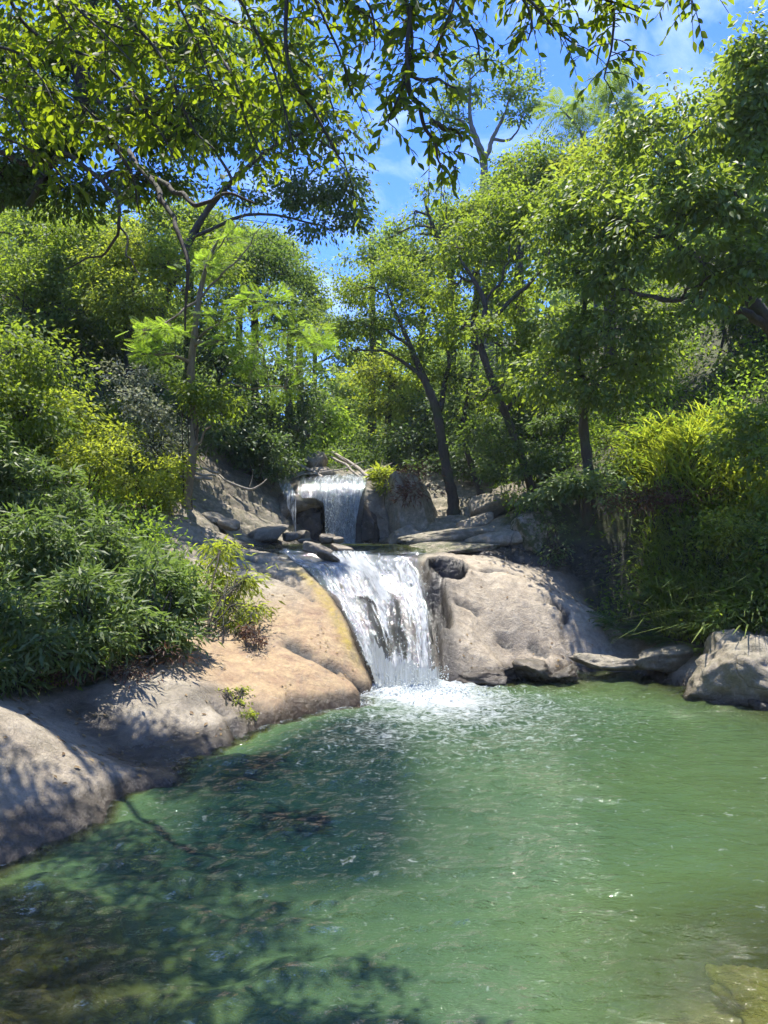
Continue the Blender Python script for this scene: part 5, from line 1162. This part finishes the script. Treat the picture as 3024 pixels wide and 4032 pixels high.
# ------------------------------------------------------------------ grass and undergrowth
def grass(name, label, polys, n, hgt, mat, seed, lean=.45, w=.010):
    rng = np.random.default_rng(seed); pts = []
    for poly, share in polys:
        pu = rng.uniform(min(p[0] for p in poly), max(p[0] for p in poly), n * 6); pv = rng.uniform(min(p[1] for p in poly), max(p[1] for p in poly), n * 6)
        xy = np.array([hit(*p)[:2] for p in poly]); mn, mx = xy.min(0), xy.max(0)
        q = mn + rng.random((n * 8, 2)) * (mx - mn); q = q[inside_poly(q[:, 0], q[:, 1], xy)][:int(n * share)]; pts.append(q)
    q = np.vstack(pts); k = len(q); clump = vnoise(xyz(q[:, 0], q[:, 1]) * 2.5, seed)
    b = np.stack([q[:, 0], q[:, 1], H(q[:, 0], q[:, 1]) - .03], 1)
    h = hgt * rng.uniform(.5, 1.25, k) * (1 + .4 * clump); a = rng.uniform(0, 6.28, k)
    dirv = np.stack([np.cos(a) - .35, np.sin(a) - .45, 0 * a], 1); side = np.stack([-np.sin(a), np.cos(a), 0 * a], 1) * (w * rng.uniform(.6, 1.5, k))[:, None]
    rows = []
    le = lean * rng.uniform(.4, 1.7, k)
    for t, ww in ((0, 1), (.4, .95), (.75, .7), (1, .06)):
        c = b + dirv * (h * le * t * t)[:, None]; c[:, 2] += h * (t - .45 * le * t ** 3)
        rows += [c - side * ww, c + side * ww]
    v = np.stack(rows, 1); f = np.array([(0, 1, 3, 2), (2, 3, 5, 4), (4, 5, 7, 6)])
    ff = (f[None] + 8 * np.arange(k)[:, None, None]).reshape(-1, 4)
    ob = mesh(name, v.reshape(-1, 3), ff, mat, attrs=dict(tint=np.repeat(np.clip(.5 + .3 * clump + rng.normal(0, .2, k), 0, 1), 8)), kind='stuff')
    ob['label'] = label; ob['category'] = 'grass'
grass('grass', 'tall bright yellow green grass lit on top of the right bank', [([(610, 470), (650, 440), (700, 425), (768, 430), (790, 500), (768, 530), (690, 515), (640, 500)], 1.0)], 3600, .50, L_YELL, 301, .8, .016)
grass('grass', 'long drooping grass over the face of the right bank', [([(650, 520), (720, 500), (790, 520), (800, 620), (750, 640), (690, 645), (655, 640), (640, 570)], 1.0)], 3600, .50, L_GRASS, 302, 1.1, .015)
grass('grass', 'bright yellow green grass on the open left slope above the shrubs', [([(60, 470), (70, 420), (110, 395), (150, 410), (185, 450), (190, 500), (165, 515), (120, 500)], 1.0)], 5000, .34, L_YELL, 304, .9, .013)
grass('grass', 'short grass and seedlings at the rim of the left slab', [([(70, 690), (110, 664), (165, 640), (190, 612), (196, 575), (150, 560), (90, 600), (40, 650), (20, 685)], 1.0)], 1800, .16, L_OLIVE, 303)

def undergrowth():
    rng = np.random.default_rng(400)
    n = 60000; x = rng.uniform(-15, 14, n); y = rng.uniform(8, 34, n)
    ins = inside_poly(x, y, ROCKPOLY) | (np.abs(x - 3) + np.abs(y - 6) < 1)
    ok = ~ins & (np.abs(x) < y * .62 + 1.0); x, y = x[ok], y[ok]
    dens = vnoise(xyz(x, y) * .8, 8) > -.35; x, y = x[dens][:15000], y[dens][:15000]
    k = len(x); z = H(x, y); hh = rng.uniform(.05, .55, k) * np.interp(y, [8, 14, 30], [.5, 1, 1.6])
    m = 9; idx = np.repeat(np.arange(k), m); N_ = len(idx)
    off = rng.normal(0, .16, (N_, 3)); c = np.stack([x, y, z + hh], 1)[idx] + off * np.array([1, 1, .6]); c[:, 2] = np.maximum(c[:, 2], H(c[:, 0], c[:, 1]) + .02)
    d = off + rng.normal(0, .1, (N_, 3)) + np.array([0, -.03, -.05]); nn = rng.normal(0, .5, (N_, 3)) + np.array([0, -.2, .8])
    t = np.clip(rng.normal(.45, .22, k)[idx] + rng.normal(0, .15, N_), 0, 1)
    sz_ = rng.uniform(.07, .14, N_); lit = (vnoise(xyz(x, y) * .35, 9) + .25 * (x > 3) > .05)[idx]  # noise patches that take the lime leaf colour
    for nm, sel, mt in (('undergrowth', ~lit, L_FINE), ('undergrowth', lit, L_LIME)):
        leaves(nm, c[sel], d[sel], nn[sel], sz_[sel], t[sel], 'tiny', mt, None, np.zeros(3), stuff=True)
undergrowth()

# far woods that close the valley, seen only as a mass
def far_wood():
    rng = np.random.default_rng(410); C, R = [], []
    for _ in range(230):
        y = rng.uniform(34, 80); x = rng.uniform(-.75, .75) * y
        z = float(base_far(np.array(x), np.array(y)))
        r = rng.uniform(1.5, 2.8); C.append(np.array([x, y, z + r * 1.1])); R.append(np.array([r, r, r * 1.1]))
    c, d, n, s, t, cl = foliage(rng, list(zip(C, R)), **lf('tiny', .42, .40, 12, .9), boost=(1, 1))
    leaves('forest', c, d, n, s, t, 'oval', L_FAR, None, np.zeros(3), stuff=True)
far_wood()

# ------------------------------------------------------------------ fallen wood
LOGS = [('pale fallen log lying down the upper ledge, leftmost', [(297, 464, 22.2, .05), (312, 471, 21.8, .05), (326, 480, 21.3, .04)]),
        ('thin pale branch crossing above the upper waterfall', [(288, 480, 21.9, .012), (306, 474, 21.7, .03), (320, 473, 21.6, .03), (342, 469, 21.7, .025), (364, 461, 22.0, .012)]),
        ('upper of two straight logs slanting to the head of the fall', [(332, 452, 23.2, .05), (350, 463, 22.4, .05), (368, 477, 21.6, .05)]),
        ('lower of two straight logs slanting to the head of the fall', [(328, 455, 23.0, .035), (346, 466, 22.2, .04), (363, 479, 21.5, .035)]),
        ('short thick log end high on the bank above the falls', [(295, 427, 23.0, .09), (302, 431, 22.8, .09), (309, 436, 22.6, .07)]),
        ('curved grey dead branch resting on the wet slope', [(218, 474, 19.6, .015), (228, 481, 19.5, .03), (250, 488, 19.6, .03), (260, 485, 19.6, .02), (267, 479, 19.7, .01)]),
        ('driftwood pole behind the thin trunk, top of the pile', [(186, 468, 18.2, .03), (200, 469, 18.3, .03), (219, 473, 18.5, .025)]),
        ('driftwood pole behind the thin trunk, middle of the pile', [(184, 472, 18.0, .03), (202, 473, 18.1, .03), (216, 476, 18.3, .02)]),
        ('driftwood pole behind the thin trunk, bottom of the pile', [(180, 476, 17.8, .025), (198, 478, 17.9, .03), (212, 479, 18.0, .02)]),
        ('bleached stick leaning on the slope above the driftwood pile', [(196, 452, 19.2, .018), (204, 462, 19.0, .02), (212, 470, 18.8, .015)]),
        ('thin bleached stick at the head of the falls by the tan rock', [(366, 480, 21.4, .012), (378, 470, 22, .02), (392, 463, 22.4, .012)])]
for k, (lab, pth) in enumerate(LOGS):
    rng = np.random.default_rng(500 + k); p = np.array([[*P(u, v, Y), r] for (u, v, Y, r) in pth])
    c = wob(catmull(p, 9 * len(p)), rng, .02); c[:, 3] *= 1 + .12 * rng.normal(0, 1, len(c)).cumsum() * .2
    g = Geo(); o = c[len(c) // 2, :3].copy(); g.tube(c[:, :3], np.maximum(c[:, 3], .008), 7)
    n0 = len(c) // 2; e = c[n0, :3] + rng.normal(0, .25, 3) + np.array([0, 0, .15]); g.tube(catmull(np.array([c[n0, :3], (c[n0, :3] + e) / 2 + .03, e]), 5), np.linspace(c[n0, 3] * .4, .005, 5), 5)
    ob = g.build('fallen_log' if 'log' in lab else 'dead_branch', DRIFT, None, o); ob.location = [float(a) for a in o]; tag(ob, lab, 'log' if 'log' in lab else 'branch')

# ------------------------------------------------------------------ litter and pebbles on the rock
def litter():
    rng = np.random.default_rng(600)
    n = 5000; x = rng.uniform(-5.5, 6.0, n); y = rng.uniform(5.5, 16.5, n); z = H(x, y)
    near = (z > .05) & ((vnoise(xyz(x, y) * 1.4, 61) > .1) | (rng.random(n) < .04)) & (rng.random(n) < .55) & inside_poly(x, y, ROCKPOLY)
    l, r = chute_x(y); near &= ~((x > l - .2) & (x < r + .2) & (y > 12))
    x, y, z = x[near][:420], y[near][:420], z[near][:420]; k = len(x)
    a = rng.uniform(0, 6.28, k); e = .05
    nx, ny = (H(x + e, y) - H(x - e, y)) / (2 * e), (H(x, y + e) - H(x, y - e)) / (2 * e)
    nn = norm(np.stack([-nx, -ny, np.ones(k)], 1)) + rng.normal(0, .25, (k, 3))
    d = np.stack([np.cos(a), np.sin(a), nx * np.cos(a) + ny * np.sin(a)], 1)
    L_DEAD = leaf_mat('dead_leaf', (.09, .055, .028), (.22, .15, .06), (.12, .08, .03), .5, .1)
    leaves('fallen_leaves', np.stack([x, y, z + .015], 1), d, nn, rng.uniform(.04, .085, k), rng.random(k), 'oval', L_DEAD, None, np.zeros(3), stuff=True)
litter()

# ------------------------------------------------------------------ moist air in the gorge
def haze():
    m, nt, out = nodes_of('moist_air')
    v = nt.nodes.new('ShaderNodeVolumePrincipled'); v.inputs['Color'].default_value = (.80, .90, 1.0, 1)
    v.inputs['Density'].default_value = HAZE; v.inputs['Anisotropy'].default_value = 0.0
    nt.links.new(v.outputs[0], out.inputs['Volume'])
    x0, x1, y0, y1, z0, z1 = -210, 210, -110, 260, -4, 62
    V = [(x, y, z) for z in (z0, z1) for (x, y) in ((x0, y0), (x1, y0), (x1, y1), (x0, y1))]
    mesh('haze', V, np.array([(3, 2, 1, 0), (4, 5, 6, 7), (0, 1, 5, 4), (1, 2, 6, 5), (2, 3, 7, 6), (3, 0, 4, 7)]), m, kind='stuff')
HAZE = 0.0006
haze()
